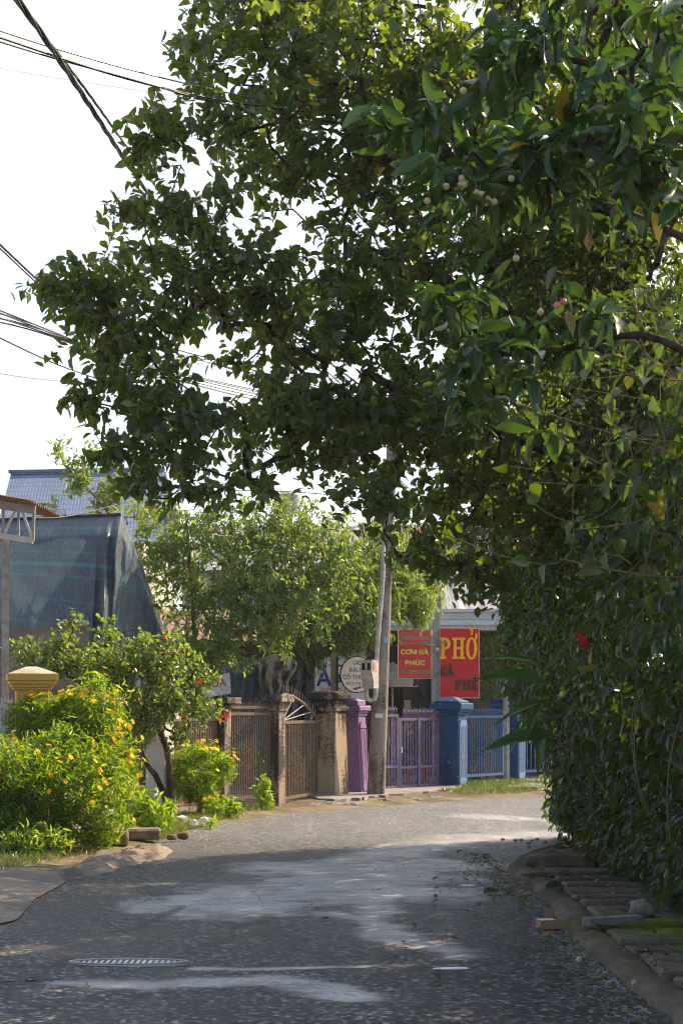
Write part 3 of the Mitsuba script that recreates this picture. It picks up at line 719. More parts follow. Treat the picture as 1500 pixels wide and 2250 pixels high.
v, f, uv = grid(net_front, 110, 60); part(t, 'front_sheet', (v, f), 'net', smooth=True, uv=np.c_[uv[:, 0], uv[:, 1] - 0.16 * uv[:, 0] * uv[:, 1]])
v, f, uv = grid(net_side, 70, 60); part(t, 'side_drape', (v, f), 'net', smooth=True, uv=np.c_[uv[:, 1] * 0.6, uv[:, 0] * 0.9 + 0.03])
hem = [net_front(np.array([s]), np.array([0.0]))[0] + [0, -0.02, 0.01] for s in np.linspace(0, 1, 20)]
t = thing('net_frame_pole', 'thin ridge pole carrying the dark blue shade net', 'pole')
put(t, tube(hem, 0.022, 6), 'twig_dark')
t = thing('tarp_fence', 'taupe tarpaulin screen hanging below the dark blue net', 'tarpaulin')
def tarp(u, v):
    px, py = -60 + 255 * u, np.interp(u, [0, 1], [1385, 1372]) + 190 * v
    d = 27.6 + 0.04 * np.sin(px * 0.11 + v * 2) + 0.03 * np.sin(v * 25)
    return np.c_[(px - 750) / FPX * d, d, EYE - (py - 1557) / FPX * d]
v, f, uv = grid(tarp, 50, 24); put(t, (v, f), 'tarp_taupe', smooth=True)
g = P(182, 1370, 27.6)
t = thing('net_weight_stone', 'pale lump lying on top of the taupe tarpaulin', 'stone'); put(t, boulder(g, (0.09, 0.08, 0.05), 91, 2), 'tarp_grey', smooth=True)

# bundle of green net behind the arched gate, grey sacking
def bundle(u, v):
    px = 492 + 200 * u
    top = np.interp(px, [490, 530, 560, 600, 650, 692], [1462, 1448, 1446, 1446, 1455, 1440])
    py = top + (1640 - top) * v
    d = 32.4 + 0.5 * u + 0.16 * np.sin(px * 0.16 + 4 * v) + 0.15 * blobs(np.c_[px * 0.05, v * 5, 0 * v], 66)
    return np.c_[(px - 750) / FPX * d, d, EYE - (py - 1557) / FPX * d]
v, f, uv = grid(bundle, 80, 40)
t = thing('net_bundle', 'bunched dark green net hanging behind the brown fence', 'shade net')
put(t, (v, f), 'net', smooth=True, uv=np.c_[uv[:, 1] * 0.5, uv[:, 0] * 1.5])
def sack(u, v):
    a = (u - 0.5) * np.pi * 1.1
    px = 606 + 46 * np.sin(a) * (1 - 0.62 * v) + 4 * np.sin(9 * v); py = 1446 + 84 * v + 9 * np.sin(u * 7 + 1)
    d = 32.0 - 0.22 * np.cos(a) + 0.10 * np.sin(u * 26 + 3 * v) * (0.3 + v) + 0.14 * blobs(np.c_[u * 7, v * 6, 0 * v], 67)
    return np.c_[(px - 750) / FPX * d, d, EYE - (py - 1557) / FPX * d]
v, f, uv = grid(sack, 40, 30)
t = thing('sack', 'shiny grey sacking tied up above the arched gate', 'sack'); put(t, (v, f), 'sack_grey', smooth=True)

# ---- houses
def wave_roof(a, b, c, waves, courses, amp=0.03, step=0.03, nu=4):
    """A sheet from ridge a-b down to the eave c (below a), with waves across and stepped courses."""
    a, b, c = map(np.asarray, (a, b, c))
    nn = np.cross(b - a, c - a); nn = nn / np.linalg.norm(nn); nn = nn if nn[2] > 0 else -nn
    us = np.linspace(0, 1, waves * nu + 1)
    vs, hs = [], []
    for k in range(courses):
        vs += [k / courses, (k + 1) / courses - 1e-4]; hs += [0, step]
    vs, hs = np.array(vs), np.array(hs)
    U, V = np.meshgrid(us, vs, indexing='ij'); H = amp * np.sin(U * waves * 2 * np.pi) + hs[None]
    x = a + U[..., None] * (b - a) + V[..., None] * (c - a) + H[..., None] * nn
    n = len(vs)
    i, j = np.meshgrid(np.arange(len(us) - 1), np.arange(n - 1), indexing='ij'); q = (i * n + j).ravel()
    return x.reshape(-1, 3), np.vstack([np.c_[q, q + n, q + n + 1], np.c_[q, q + n + 1, q + 1]])

t = thing('blue_roof_house', 'house with a long blue tile patterned metal roof, far left', 'house')
r0, r1, e0 = P(24, 1041, 54), P(362, 1034, 54), P(-18, 1200, 48.5)
part(t, 'roof', wave_roof(r0, r1, e0, 50, 15, 0.004, 0.006), 'blue_sheet', smooth=40)
part(t, 'ridge_cap', bar(r0 + [-0.05, 0, 0.06], r1 + [0, 0, 0.06], 0.3, 0.08), 'blue_sheet')
r2, e1 = r0 + np.array([0, 0, -0.02]), P(-18, 1200, 48.5) + np.array([0, 11, 0])
part(t, 'roof', wave_roof(r0, r1, e1, 50, 8, 0.012, 0.012), 'blue_sheet', smooth=40)
part(t, 'wall', box((-7.6, 54.0, 3.0), (4.4, 9.6, 6.2)), 'house_wall')
for x in (-9, -7.6, -6.2):
    w = part(t, 'window', box((x, 49.17, 3.6), (1.0, 0.06, 1.2)), 'dark_glass')
    part(w, 'frame', join([box((x + dx, 49.12, 3.6), (0.05, 0.05, 1.24)) for dx in (-0.5, 0, 0.5)]), 'white_iron')

t = thing('pale_house', 'pale rendered house showing in gaps behind the guava tree', 'house')
hx0, hx1 = P(400, 1300, 47)[0], P(770, 1300, 47)[0]
part(t, 'wall', box(((hx0 + hx1) / 2, 50.0, 2.6), (hx1 - hx0, 6.0, 5.2)), 'house_wall')
for x in (hx0 + 0.9, hx0 + 2.3, hx0 + 3.5):
    w = part(t, 'window', box((x, 46.97, 3.9), (0.9, 0.08, 1.2)), 'dark_glass')
    part(w, 'frame', join([box((x + dx, 46.92, 3.9), (0.05, 0.05, 1.24)) for dx in (-0.45, 0, 0.45)] + [box((x, 46.918, 3.9 + dz), (0.86, 0.05, 0.05)) for dz in (-0.6, 0.2, 0.6)]), 'white_iron')
part(t, 'roof', wave_roof((hx0 - 0.3, 50, 6.6), (hx1 + 0.3, 50, 6.6), (hx0 - 0.3, 46.4, 5.1), 24, 8, 0.015, 0.01), 'galvanised', smooth=40)
part(t, 'roof', wave_roof((hx0 - 0.3, 50, 6.6), (hx1 + 0.3, 50, 6.6), (hx0 - 0.3, 53.6, 5.1), 24, 8, 0.015, 0.01), 'galvanised', smooth=40)
t = thing('water_tank', 'steel water tank on the roof above the guava tree', 'water tank')
g = P(632, 1084, 49)
part(t, 'tank', tube([g + [0, 0, -0.5], g + [0, 0, -0.05], g + [0, 0, 0.05]], [0.33, 0.33, 0.15], 20), 'galvanised', smooth=30)
for s in (-1, 1): part(t, 'leg', bar(g + [s * 0.35, 0, -0.62], g + [s * 0.4, 0, -1.6], 0.06), 'galvanised')

# dim yard house behind the brown fence
t = thing('yard_house', 'dim low house wall behind the brown fence and gate', 'house')
part(t, 'wall', box((-3.6, 37.6, 1.5), (6.4, 0.3, 3.0)), 'brown_wall')
part(t, 'door', box((-2.0, 37.42, 1.05), (0.9, 0.06, 2.1)), 'dark_room')
part(t, 'roof', wave_roof((-7, 39.0, 3.7), (-0.3, 39.0, 3.7), (-7, 36.6, 2.95), 30, 6, 0.025, 0.01), 'rust_sheet', smooth=40)

# ---- the shop
t = thing('shop_house', 'open fronted shop behind the purple gate and red signs', 'shop')
SY = 41.0
part(t, 'floor', box((3.0, 40.0, 0.03), (5.4, 6.6, 0.12)), 'apron_concrete')
xs = lambda px: P(px, 0, SY)[0]
part(t, 'wall', box(((xs(886) + xs(936)) / 2, SY, 1.6), (xs(936) - xs(886), 0.2, 3.2)), 'shop_wall')
part(t, 'wall', box(((xs(952) + xs(1112)) / 2, SY + 0.02, 1.6), (xs(1112) - xs(952), 0.2, 3.2)), 'shop_wall')
part(t, 'wall', box(((xs(810) + xs(1260)) / 2, SY + 3.2, 1.9), (xs(1260) - xs(810), 0.2, 3.8)), 'brown_wall')
part(t, 'wall', box((xs(1255), SY + 1.2, 1.9), (0.2, 4.2, 3.8)), 'brown_wall')
part(t, 'wall', box((xs(815), SY + 1.5, 1.9), (0.2, 3.4, 3.8)), 'brown_wall')
part(t, 'column', box((xs(944), SY - 0.22, 1.6), (0.16, 0.16, 3.2)), 'dark_room')  # near black strip filling the doorway gap
part(t, 'ceiling', box((xs(1030), 40.6, 3.24), (5.2, 5.6, 0.1)), 'brown_wall')
zc = lambda py, d: EYE - (py - 1557) / FPX * d
for (z0, z1, g) in [(zc(1386, 37.8), zc(1374, 37.8), 0.0), (zc(1374, 37.8), zc(1362, 37.8), 0.07), (zc(1362, 37.8), zc(1346, 37.8), 0.03), (zc(1346, 37.8), zc(1338, 37.8), 0.16)]:
    part(t, 'cornice', box((xs(1035) - 0.05, 39.0, (z0 + z1) / 2), (4.3 + g * 2, 2.4 + g * 2, z1 - z0 - 0.004), 0.0, 1, 0.008), 'cornice_paint', smooth=20)
part(t, 'roof', wave_roof(P(790, 1148, 48), P(1120, 1158, 48), P(800, 1240, 44), 60, 1, 0.025, 0.0), 'brown_sheet', smooth=40)
part(t, 'wall', box((xs(960), 47.0, 2.9), (4.2, 4.0, 5.4)), 'house_wall')
def tarp2(u, v):
    a, b, c = P(962, 1225, 42.5), P(1150, 1245, 42.5), P(975, 1384, 39.0)
    x = a + u[:, None] * (b - a) + v[:, None] * (c - a)
    x[:, 2] += 0.05 * blobs(np.c_[u * 6, v * 5, 0 * u], 71) - 0.12 * np.sin(v * np.pi) + 0.02 * np.sin(u * 40) * v
    return x
v, f, uv = grid(tarp2, 60, 40)
t2 = thing('roof_tarp', 'grey tarpaulin sloping over the shop roof above the signs', 'tarpaulin'); put(t2, (v, f), 'tarp_grey', smooth=True)

def text(parent, s, h, origin, right, mat, depth=0.006, bold=True, width=None, center=False, name='lettering', up=(0, 0, 1)):
    v, f = tm(meshkit.text_mesh(s, h, depth, bold))
    if width: v = v * [width / v[:, 0].max(), 1, 1]
    if center: v = v - [v[:, 0].max() / 2, 0, 0]
    part(parent, name, to_plane((v, f), origin, right, up), mat)

def slab_letters(s, h, wk=0.62, st=0.17, serif=0.10):
    """Slab serif capitals with accents as one polygon; cap height h."""
    x, out = 0.0, []
    for ch in s:
        w = wk * h
        S, F = st * h, serif * h
        ex = 0.09 * h
        def stem(cx): return [sg.box(cx - S / 2, 0, cx + S / 2, h), sg.box(cx - S / 2 - ex, 0, cx + S / 2 + ex, F), sg.box(cx - S / 2 - ex, h - F, cx + S / 2 + ex, h)]
        def ell(cx, cy, rx, ry): return sa.scale(sg.Point(0, 0).buffer(1, 24), rx, ry).__class__(sa.translate(sa.scale(sg.Point(0, 0).buffer(1, 24), rx, ry), cx, cy).exterior)
        g = []
        if ch == 'P':
            g = stem(S / 2 + ex)
            bowl = ell(S + ex, h * 0.72, w * 0.62, h * 0.28).difference(ell(S + ex, h * 0.72, w * 0.62 - S, h * 0.28 - F * 1.05))
            g.append(bowl.intersection(sg.box(S / 2 + ex, 0, 9, 9))); adv = w * 0.62 + S + ex
        elif ch == 'H':
            g = stem(S / 2 + ex) + stem(w - S / 2 + ex) + [sg.box(ex, h * 0.46, w + ex, h * 0.46 + F)]; adv = w + 2 * ex
        elif ch in 'OỞ':
            g = [ell(w / 2, h / 2, w / 2 + 0.03 * h, h * 0.53).difference(ell(w / 2, h / 2, w / 2 + 0.03 * h - S * 0.95, h * 0.53 - F))]; adv = w
            if ch == 'Ở':
                g.append(sa.rotate(ell(w * 0.98, h * 1.08, 0.07 * h, 0.12 * h), -20)); g.append(sg.LineString([(w * 0.86, h * 0.9), (w * 1.0, h * 1.0)]).buffer(0.035 * h))
                g.append(sg.LineString([(w * 0.36, h * 1.33), (w * 0.42, h * 1.43), (w * 0.55, h * 1.42), (w * 0.6, h * 1.32), (w * 0.5, h * 1.23), (w * 0.49, h * 1.14)]).buffer(0.038 * h))
        elif ch in 'CÀA':
            if ch == 'C':
                g = [ell(w / 2, h / 2, w / 2, h * 0.52).difference(ell(w / 2 + 0.01 * h, h / 2, w / 2 - S, h * 0.52 - F)).difference(sg.box(w * 0.66, h * 0.36, w * 2, h * 0.68))]; g.append(sg.box(w * 0.85, h * 0.66, w * 0.96, h * 1.0)); adv = w
            else:
                g = [sg.Polygon([(0.02 * h, 0), (w / 2 - 0.05 * h, h), (w / 2 + 0.08 * h, h), (w * 1.05, 0), (w * 1.05 - S, 0), (w / 2, h * 0.75), (0.1 * h, 0)]), sg.box(w * 0.2, h * 0.26, w * 0.8, h * 0.26 + F), sg.box(-ex * 0.6, 0, w * 0.3, F), sg.box(w * 0.72, 0, w * 1.18, F)]; adv = w * 1.12
                if ch == 'À': g.append(sa.rotate(sg.box(w * 0.28, h * 1.14, w * 0.62, h * 1.24), -35))
        elif ch in 'EÊ':
            g = [sg.box(ex, 0, ex + S, h), sg.box(0, 0, w * 0.9, F), sg.box(0, h - F, w * 0.9, h), sg.box(ex, h * 0.46, w * 0.62, h * 0.46 + F), sg.box(w * 0.8, 0, w * 0.9, h * 0.26), sg.box(w * 0.8, h * 0.76, w * 0.9, h), sg.box(w * 0.54, h * 0.38, w * 0.62, h * 0.66)]; adv = w * 0.92
            if ch == 'Ê': g.append(sg.LineString([(w * 0.22, h * 1.1), (w * 0.47, h * 1.24), (w * 0.72, h * 1.1)]).buffer(0.05 * h, cap_style=2))
        out += [sa.translate(q, x) for q in g]
        x += adv + 0.07 * h
    return shapely.union_all(out), x

def on_plane(parent, name, poly, depth, origin, right, mat):
    v, f = extrude(poly, depth)
    part(parent, name, to_plane((v, f), origin, right), mat)

# the two red signs and the post that carries them
SD = 36.4
sr = np.array([1.0, 0.12, 0.0]); sr /= np.linalg.norm(sr); sn = np.array([sr[1], -sr[0], 0])
sc = SD / FPX                                                     # metres per frame pixel there
t = thing('sign_post', 'square grey steel post between the two red signs', 'post')
c = P(957, 1460, SD + 0.05); part(t, 'post', box((c[0], c[1] + 0.06, 1.75), (0.15, 0.12, 3.5), 0.12), 'galvanised')
part(t, 'arm', bar(P(938, 1416, SD - 0.12), P(962, 1418, SD), 0.03), 'galvanised')
part(t, 'arm', bar(P(962, 1413, SD), P(981, 1411, SD - 0.2), 0.03), 'galvanised')
b = P(960, 1426, SD - 0.12)
tb = thing('light_bulb', 'bare white bulb hanging between the two red signs', 'light bulb')
part(tb, 'bulb', tm(trimesh.creation.icosphere(2, 0.032).apply_translation(b)), 'bulb_white', smooth=True)
part(tb, 'socket', tube([b + [0, 0, 0.025], b + [0, 0, 0.07]], 0.018, 8), 'black')
t = thing('food_sign', 'smaller red sign advertising chicken rice, left of the grey post', 'sign')
o = P(874, 1491, SD - 0.12); W, H = 75 * sc, 108 * sc
B = lambda x, y, z: o + sr * x + np.array([0, 0, y]) + sn * z
part(t, 'board', (box((0, 0, 0), (W, 0.05, H), 0.12)[0] + B(W / 2, H / 2, -0.026), _BF), 'sign_white')
v, f = extrude(sg.box(0.012, 0.012, W - 0.012, H - 0.012), 0.004); part(t, 'face', to_plane((v, f), B(0, 0, 0), sr), 'banner_red')
for s, h, x, y, w, m in [('GRABFOOD', 0.062, 0.05, 0.795 * H, W * 0.86, 'letter_green'), ('CƠM GÀ', 0.092, 0.05, 0.495 * H, W * 0.83, 'letter_yellow'), ('PHÚC', 0.092, 0.135, 0.275 * H, W * 0.60, 'letter_yellow'), ('091.699.2858', 0.064, 0.05, 0.11 * H, W * 0.88, 'letter_green')]:
    text(t, s, h, B(x, y, 0.0042), sr, m, 0.003, True, w)
arrow = shapely.union_all([sg.Polygon([(0.02, 0.72 * H), (0.07, 0.72 * H - 0.035), (0.07, 0.72 * H + 0.035)]), sg.box(0.06, 0.72 * H - 0.006, W * 0.78, 0.72 * H + 0.006)] + [sg.LineString([(x + 0.045, 0.72 * H + 0.04), (x, 0.72 * H), (x + 0.045, 0.72 * H - 0.04)]).buffer(0.011) for x in (W * 0.74, W * 0.80, W * 0.86)])
on_plane(t, 'arrow', arrow, 0.003, B(0, 0, 0.0042), sr, 'letter_green')
t = thing('soup_sign', 'tall red sign with big amber letters, right of the grey post', 'sign')
o = P(966, 1534, SD); W, H = 89 * sc, 155 * sc
B = lambda x, y, z: o + sr * x + np.array([0, 0, y]) + sn * z
part(t, 'board', (box((0, 0, 0), (W, 0.1, H), 0.12)[0] + B(W / 2, H / 2, -0.051), _BF), 'sign_white')
v, f = extrude(sg.box(0.004, 0.014, W - 0.012, H - 0.014), 0.006); part(t, 'face', to_plane((v, f), B(0, 0, 0), sr), 'red_board')
p1, wd = slab_letters('PHỞ', 0.43, 0.56, 0.17, 0.11)
p1 = sa.scale(p1, (W - 0.035) / wd, 1, origin=(0, 0)); on_plane(t, 'lettering', p1, 0.03, B(-0.01, 86 * sc, 0.0062), sr, 'letter_amber')
p1, wd = slab_letters('CÀ', 0.205, 0.66, 0.2, 0.12); p1 = sa.scale(p1, 0.31 / wd, 1, origin=(0, 0)); on_plane(t, 'lettering', p1, 0.03, B(0.005, 48 * sc, 0.0062), sr, 'letter_maroon')
p1, wd = slab_letters('PHÊ', 0.205, 0.66, 0.2, 0.12); p1 = sa.scale(p1, 0.48 / wd, 1, origin=(0, 0)); on_plane(t, 'lettering', p1, 0.03, B(0.305, 18 * sc, 0.0062), sr, 'letter_maroon')

# white board with blue letters, far behind the net
WD = 35.5; sc = WD / FPX
o = P(688, 1535, WD); t = thing('white_billboard', 'white billboard with big navy letters behind the oval sign', 'sign')
rr = np.array([1.0, 0.0, 0.0])
part(t, 'board', box(P(745, 1490, WD) + [0, 0.03, 0], (118 * sc, 0.05, 96 * sc)), 'sign_white')
text(t, 'ÁNH', 0.30, P(694, 1506, WD) + [0, -0.001, 0], rr, 'letter_navy', 0.01, True, 0.92)
v, f = extrude(sg.box(0, 0, 0.95, 0.012), 0.006); part(t, 'underline', to_plane((v, f), P(694, 1512, WD), rr), 'letter_sky')
text(t, 'ĐÔNG CƠ', 0.085, P(704, 1522, WD) + [0, -0.001, 0], rr, 'letter_red', 0.006, False, 0.66)

# leaning white placard near the bougainvillea
o = P(432, 1536, 29.6); rr = np.array([1.0, -0.15, 0.16])
t = thing('white_placard', 'small tilted white placard with red writing behind the first post', 'sign')
v, f = extrude(sg.box(0.1, 0, 0.58, 0.33), 0.02); part(t, 'board', to_plane((v, f), o, rr, (-0.1, 0, 1)), 'sign_white')
text(t, 'SỬA', 0.11, o + np.array([0.14, -0.045, 0.17]), rr, 'letter_red', 0.004, True, 0.36, up=(-0.1, 0, 1))

# oval sign on its concrete post
OD = 32.6; sc = OD / FPX
t = thing('oval_sign_post', 'slim square concrete post left of the oval sign', 'post')
c = P(733, 1450, OD + 0.1); put(t, box((c[0], c[1], 1.7), (0.085, 0.085, 3.4), 0.3), 'pole_concrete')
t = thing('oval_sign', 'cream oval sign with navy lettering above the purple pillar', 'sign')
c = P(784, 1482, OD)
ov = sa.scale(sg.Point(0, 0).buffer(1, 40), 36 * sc, 39 * sc)
rr = np.array([1.0, 0.18, 0]); rr /= np.linalg.norm(rr); nn = np.array([rr[1], -rr[0], 0])
B = lambda x, y, z: c + rr * x + np.array([0, 0, y]) + nn * z
on_plane(t, 'rim', ov.buffer(0.012), 0.05, B(0, 0, -0.05), rr, 'black')
on_plane(t, 'face', ov.buffer(-0.004), 0.006, B(0, 0, 0.0), rr, 'oval_cream')
for s, h, x, y, m, w in [('LAI', 0.072, -0.075, 0.175, 'letter_navy', 0.13), ('ĐẬU', 0.078, -0.145, 0.045, 'letter_navy', 0.2), ('CÓ THUỐC', 0.078, -0.262, -0.085, 'letter_navy', 0.52), ('0912 779', 0.058, -0.2, -0.195, 'letter_navy', 0.27)]:
    text(t, s, h, B(x, y, 0.0062), rr, m, 0.003, True, w)
arrow = shapely.union_all([sg.Polygon([(-0.09, -0.262), (-0.015, -0.225), (-0.015, -0.285)]), sg.Polygon([(-0.03, -0.245), (0.07, -0.205), (0.07, -0.245), (-0.03, -0.268)])])
on_plane(t, 'arrow', arrow, 0.003, B(0, 0, 0.0062), rr, 'letter_navy')
for z in (0.16, -0.12): part(t, 'bracket', bar(P(738, 1482, OD + 0.1) + [0, 0, z], B(-0.27, z, -0.03), 0.03), 'black')
part(t, 'frame', bar(P(741, 1445, OD + 0.06), P(741, 1532, OD + 0.06), 0.035), 'black')

# concrete pole, conduit and meter box
PD = 31.6
t = thing('utility_pole', 'leaning round concrete utility pole beside the purple gate', 'utility pole')
pp = lambda z: np.array([P(825, 1757, PD)[0] + 0.046 * z + 0.0, PD, z])
part(t, 'shaft', tube([pp(-0.05), pp(0.6), pp(1.6), pp(3), pp(5), pp(7.6)], [0.16, 0.152, 0.138, 0.115, 0.098, 0.085], 20), 'pole_concrete', smooth=40)
for z in (2.05, 2.28, 3.1, 4.6): part(t, 'band', tube([pp(z), pp(z + 0.03)], 0.142 - 0.0105 * z, 20, False), 'galvanised', smooth=True)
c = pp(1.42) + [-0.01, -0.168, 0]
v, f = extrude(sg.box(-0.065, 0, 0.065, 0.075), 0.006); part(t, 'number_plate', to_plane((v, f), c, [1, 0.05, 0]), 'sign_white')
text(t, '0912 55 85', 0.035, c + np.array([-0.056, -0.0065, 0.02]), [1, 0.05, 0], 'letter_navy', 0.002, True, 0.112)
v, f = extrude(sg.box(-0.03, 0, 0.03, 0.09), 0.006); part(t, 'sticker', to_plane((v, f), pp(2.72) + [0.05, -0.135, 0], [1, 0.3, 0]), 'letter_sky')
for k in (0, 1):
    part(t, 'crossarm', bar(pp(6.6 + 0.5 * k) + [-0.7, -0.15, 0], pp(6.6 + 0.5 * k) + [0.7, -0.15, 0], 0.07), 'galvanised')
cw = lambda z: pp(z) + np.array([-0.085, -0.175, 0])
t = thing('conduit_pipe', 'pale plastic conduit strapped to the utility pole', 'pipe')
bend = curve([cw(4.5), cw(3.0), cw(2.0), cw(1.82), cw(1.74) + [-0.04, -0.02, -0.01], cw(1.74) + [-0.13, -0.05, 0.0], cw(1.82) + [-0.165, -0.06, 0], cw(1.95) + [-0.165, -0.06, 0]], 60)
put(t, tube(bend, 0.042, 12), 'pvc', smooth=40)
t = thing('meter_box', 'grey electricity meter box with two dark windows on the pole', 'meter box')
ma = math.radians(60); mu = along(ma)                                   # depth runs along the fence, away from the viewer
prof = sg.Polygon([(0, 0.47), (0, 0.26), (0.055, 0.15), (0.055, 0.0), (0.24, 0.0), (0.24, 0.47)])
org = cw(1.93) + np.array([-0.275, -0.20, 0.0])
wid = np.array([math.sin(ma), -math.cos(ma), 0])                          # across, towards the road
MB = lambda s, w, z: org + np.r_[mu, 0] * s + wid * w + np.array([0, 0, z])
v, f = extrude(prof, 0.23)
part(t, 'case', (org + v[:, :1] * np.r_[mu, 0] + v[:, 2:3] * wid + v[:, 1:2] * np.array([0, 0, 1.0]), f), 'meter_case')
def face(w0, w1, z0, z1, mat, name, d=-0.004):
    part(t, name, (np.array([MB(d, w0, z0), MB(d, w1, z0), MB(d, w1, z1), MB(d, w0, z1), MB(0.002, w0, z0), MB(0.002, w1, z0), MB(0.002, w1, z1), MB(0.002, w0, z1)]), _BF), mat)
face(0.03, 0.095, 0.31, 0.43, 'dark_glass', 'window'); face(0.135, 0.20, 0.31, 0.43, 'dark_glass', 'window')
part(t, 'lid', (np.array([MB(0.05, 0.02, 0.02), MB(0.05, 0.21, 0.02), MB(0.05, 0.21, 0.13), MB(0.05, 0.02, 0.13), MB(0.056, 0.02, 0.02), MB(0.056, 0.21, 0.02), MB(0.056, 0.21, 0.13), MB(0.056, 0.02, 0.13)]), _BF), 'galvanised')
part(t, 'roof', (np.array([MB(a, w, z) for z in (0.471, 0.485) for (a, w) in ((-0.02, -0.01), (-0.02, 0.24), (0.25, 0.24), (0.25, -0.01))]), _BF), 'meter_case')
lab = sg.box(0.08, 0.28, 0.15, 0.44)
v, f = extrude(lab, 0.004); part(t, 'label', (org + v[:, :1] * np.r_[mu, 0] + (0.2302 + v[:, 2:3]) * wid + v[:, 1:2] * np.array([0, 0, 1.0]), f), 'orange_label')
v, f = extrude(sg.box(0.03, 0.29, 0.055, 0.44), 0.004); part(t, 'label', (org + v[:, :1] * np.r_[mu, 0] + (0.2302 + v[:, 2:3]) * wid + v[:, 1:2] * np.array([0, 0, 1.0]), f), 'letter_navy')

# things in the shop front
t = thing('shop_parasol', 'faded beige parasol edge beside the utility pole', 'parasol')
c = P(862, 1470, 38.5)
m = []
for k in range(8):
    a0, a1 = k * math.pi / 4, (k + 1) * math.pi / 4
    e = [c + [0.55 * math.cos(a), 0.55 * math.sin(a), -0.22] for a in (a0, a1)]
    vv = np.array([c + [0, 0, 0.16], e[0], e[1], e[0] + [0, 0, -0.16], e[1] + [0, 0, -0.16]])
    part(t, 'panel', (vv, np.array([[0, 1, 2], [1, 3, 4], [1, 4, 2]])), 'awning_cloth')
part(t, 'pole', tube([(c[0], c[1], 0.1), c], 0.022, 8), 'galvanised')
t = thing('dark_banner', 'small black awning valance under the smaller red sign', 'awning')
v, f = extrude(sg.Polygon([(0, 0.0), (0.42, 0.06), (0.40, 0.2), (0.0, 0.22)]), 0.03); put(t, to_plane((v, f), P(876, 1512, 38.2), [1, 0.1, 0]), 'black')
t = thing('diamond_mirror', 'black diamond shaped wall mirror on the shop wall', 'mirror')
c = P(918, 1534, SY - 0.14); di = sg.Polygon([(0, -0.33), (0.125, 0), (0, 0.33), (-0.125, 0)])
on_plane(t, 'frame', di.difference(di.buffer(-0.05)), 0.05, c, [1, 0, 0], 'black'); on_plane(t, 'glass', di.buffer(-0.045), 0.02, c, [1, 0, 0], 'dark_glass')
t = thing('wall_poster', 'small framed white notice on the shop wall', 'poster')
c = P(895, 1550, SY - 0.115); on_plane(t, 'frame', sg.box(-0.09, -0.14, 0.09, 0.14), 0.012, c, [1, 0, 0], 'wood'); on_plane(t, 'sheet', sg.box(-0.07, -0.12, 0.07, 0.12), 0.004, c + [0, -0.0125, 0], [1, 0, 0], 'sign_white')

def stool(name_label, x, y, group, h=0.42, w=0.32, ang=0.0):
    t = thing('plastic_stool', name_label, 'stool', group)
    part(t, 'seat', box((x, y, h - 0.02), (w, w, 0.04), ang, 0.94, 0.012), 'red_plastic', smooth=20)
    for sx in (-1, 1):
        for sy in (-1, 1):
            q = rotz(np.array([[x + sx * w * 0.38, y + sy * w * 0.38, 0], [x + sx * w * 0.5, y + sy * w * 0.5, 0]]), ang, (x, y, 0))
            part(t, 'leg', bar((q[0, 0], q[0, 1], h - 0.04), (q[1, 0], q[1, 1], 0.09), 0.07, 0.02), 'red_plastic')
    for sy in (-1, 1):
        q = rotz(np.array([[x - w * 0.4, y + sy * w * 0.46, 0], [x + w * 0.4, y + sy * w * 0.46, 0]]), ang, (x, y, 0))
        part(t, 'apron', bar((q[0, 0], q[0, 1], h - 0.09), (q[1, 0], q[1, 1], h - 0.09), 0.012, 0.1), 'red_plastic')
stool('red plastic stool under the seated person', 1.50, 36.6, None, 0.46)
stool('red plastic stool just right of the seated person', 1.85, 37.0, None)
stool('red plastic stool left of the purple gate stile behind the pole', 0.86, 36.6, None)
stool('red plastic stool behind the blue fence, left one', 2.75, 38.3, None)
stool('red plastic stool behind the blue fence, right one', 3.22, 38.4, None)
t = thing('low_table', 'dark low table behind the blue fence', 'table')
part(t, 'top', box((2.95, 38.9, 0.68), (1.0, 0.6, 0.04)), 'black')
for sx in (-1, 1):
    for sy in (-1, 1): part(t, 'leg', box((2.95 + sx * 0.45, 38.9 + sy * 0.25, 0.38), (0.04, 0.04, 0.58)), 'black')
t = thing('wood_crate', 'upright tan board box on the dark table behind the fence', 'box')
c = P(1087, 1648, 38.9); put(t, box((c[0], 38.9, 0.92), (0.12, 0.2, 0.44), 0, 1, 0.01), 'cardboard')
t = thing('red_crate', 'red plastic crate on the dark table by the timber post', 'crate')
c = P(1100, 1640, 38.9); part(t, 'body', box((c[0] + 0.08, 38.95, 0.8), (0.18, 0.3, 0.18), 0, 1.1, 0.01), 'red_plastic')
t = thing('stone_lantern', 'grey carved stone pedestal behind the narrow purple gate', 'pedestal')
c = P(846, 1700, 36.2)
pr = [(0.12, 0.1), (0.12, 0.2), (0.075, 0.26), (0.06, 0.45), (0.09, 0.52), (0.06, 0.6), (0.06, 0.78), (0.11, 0.85), (0.14, 0.93), (0.09, 1.02), (0.02, 1.12)]
put(t, tube([(c[0], c[1], z) for r, z in pr], [r for r, z in pr], 10), 'stone_grey', smooth=30)

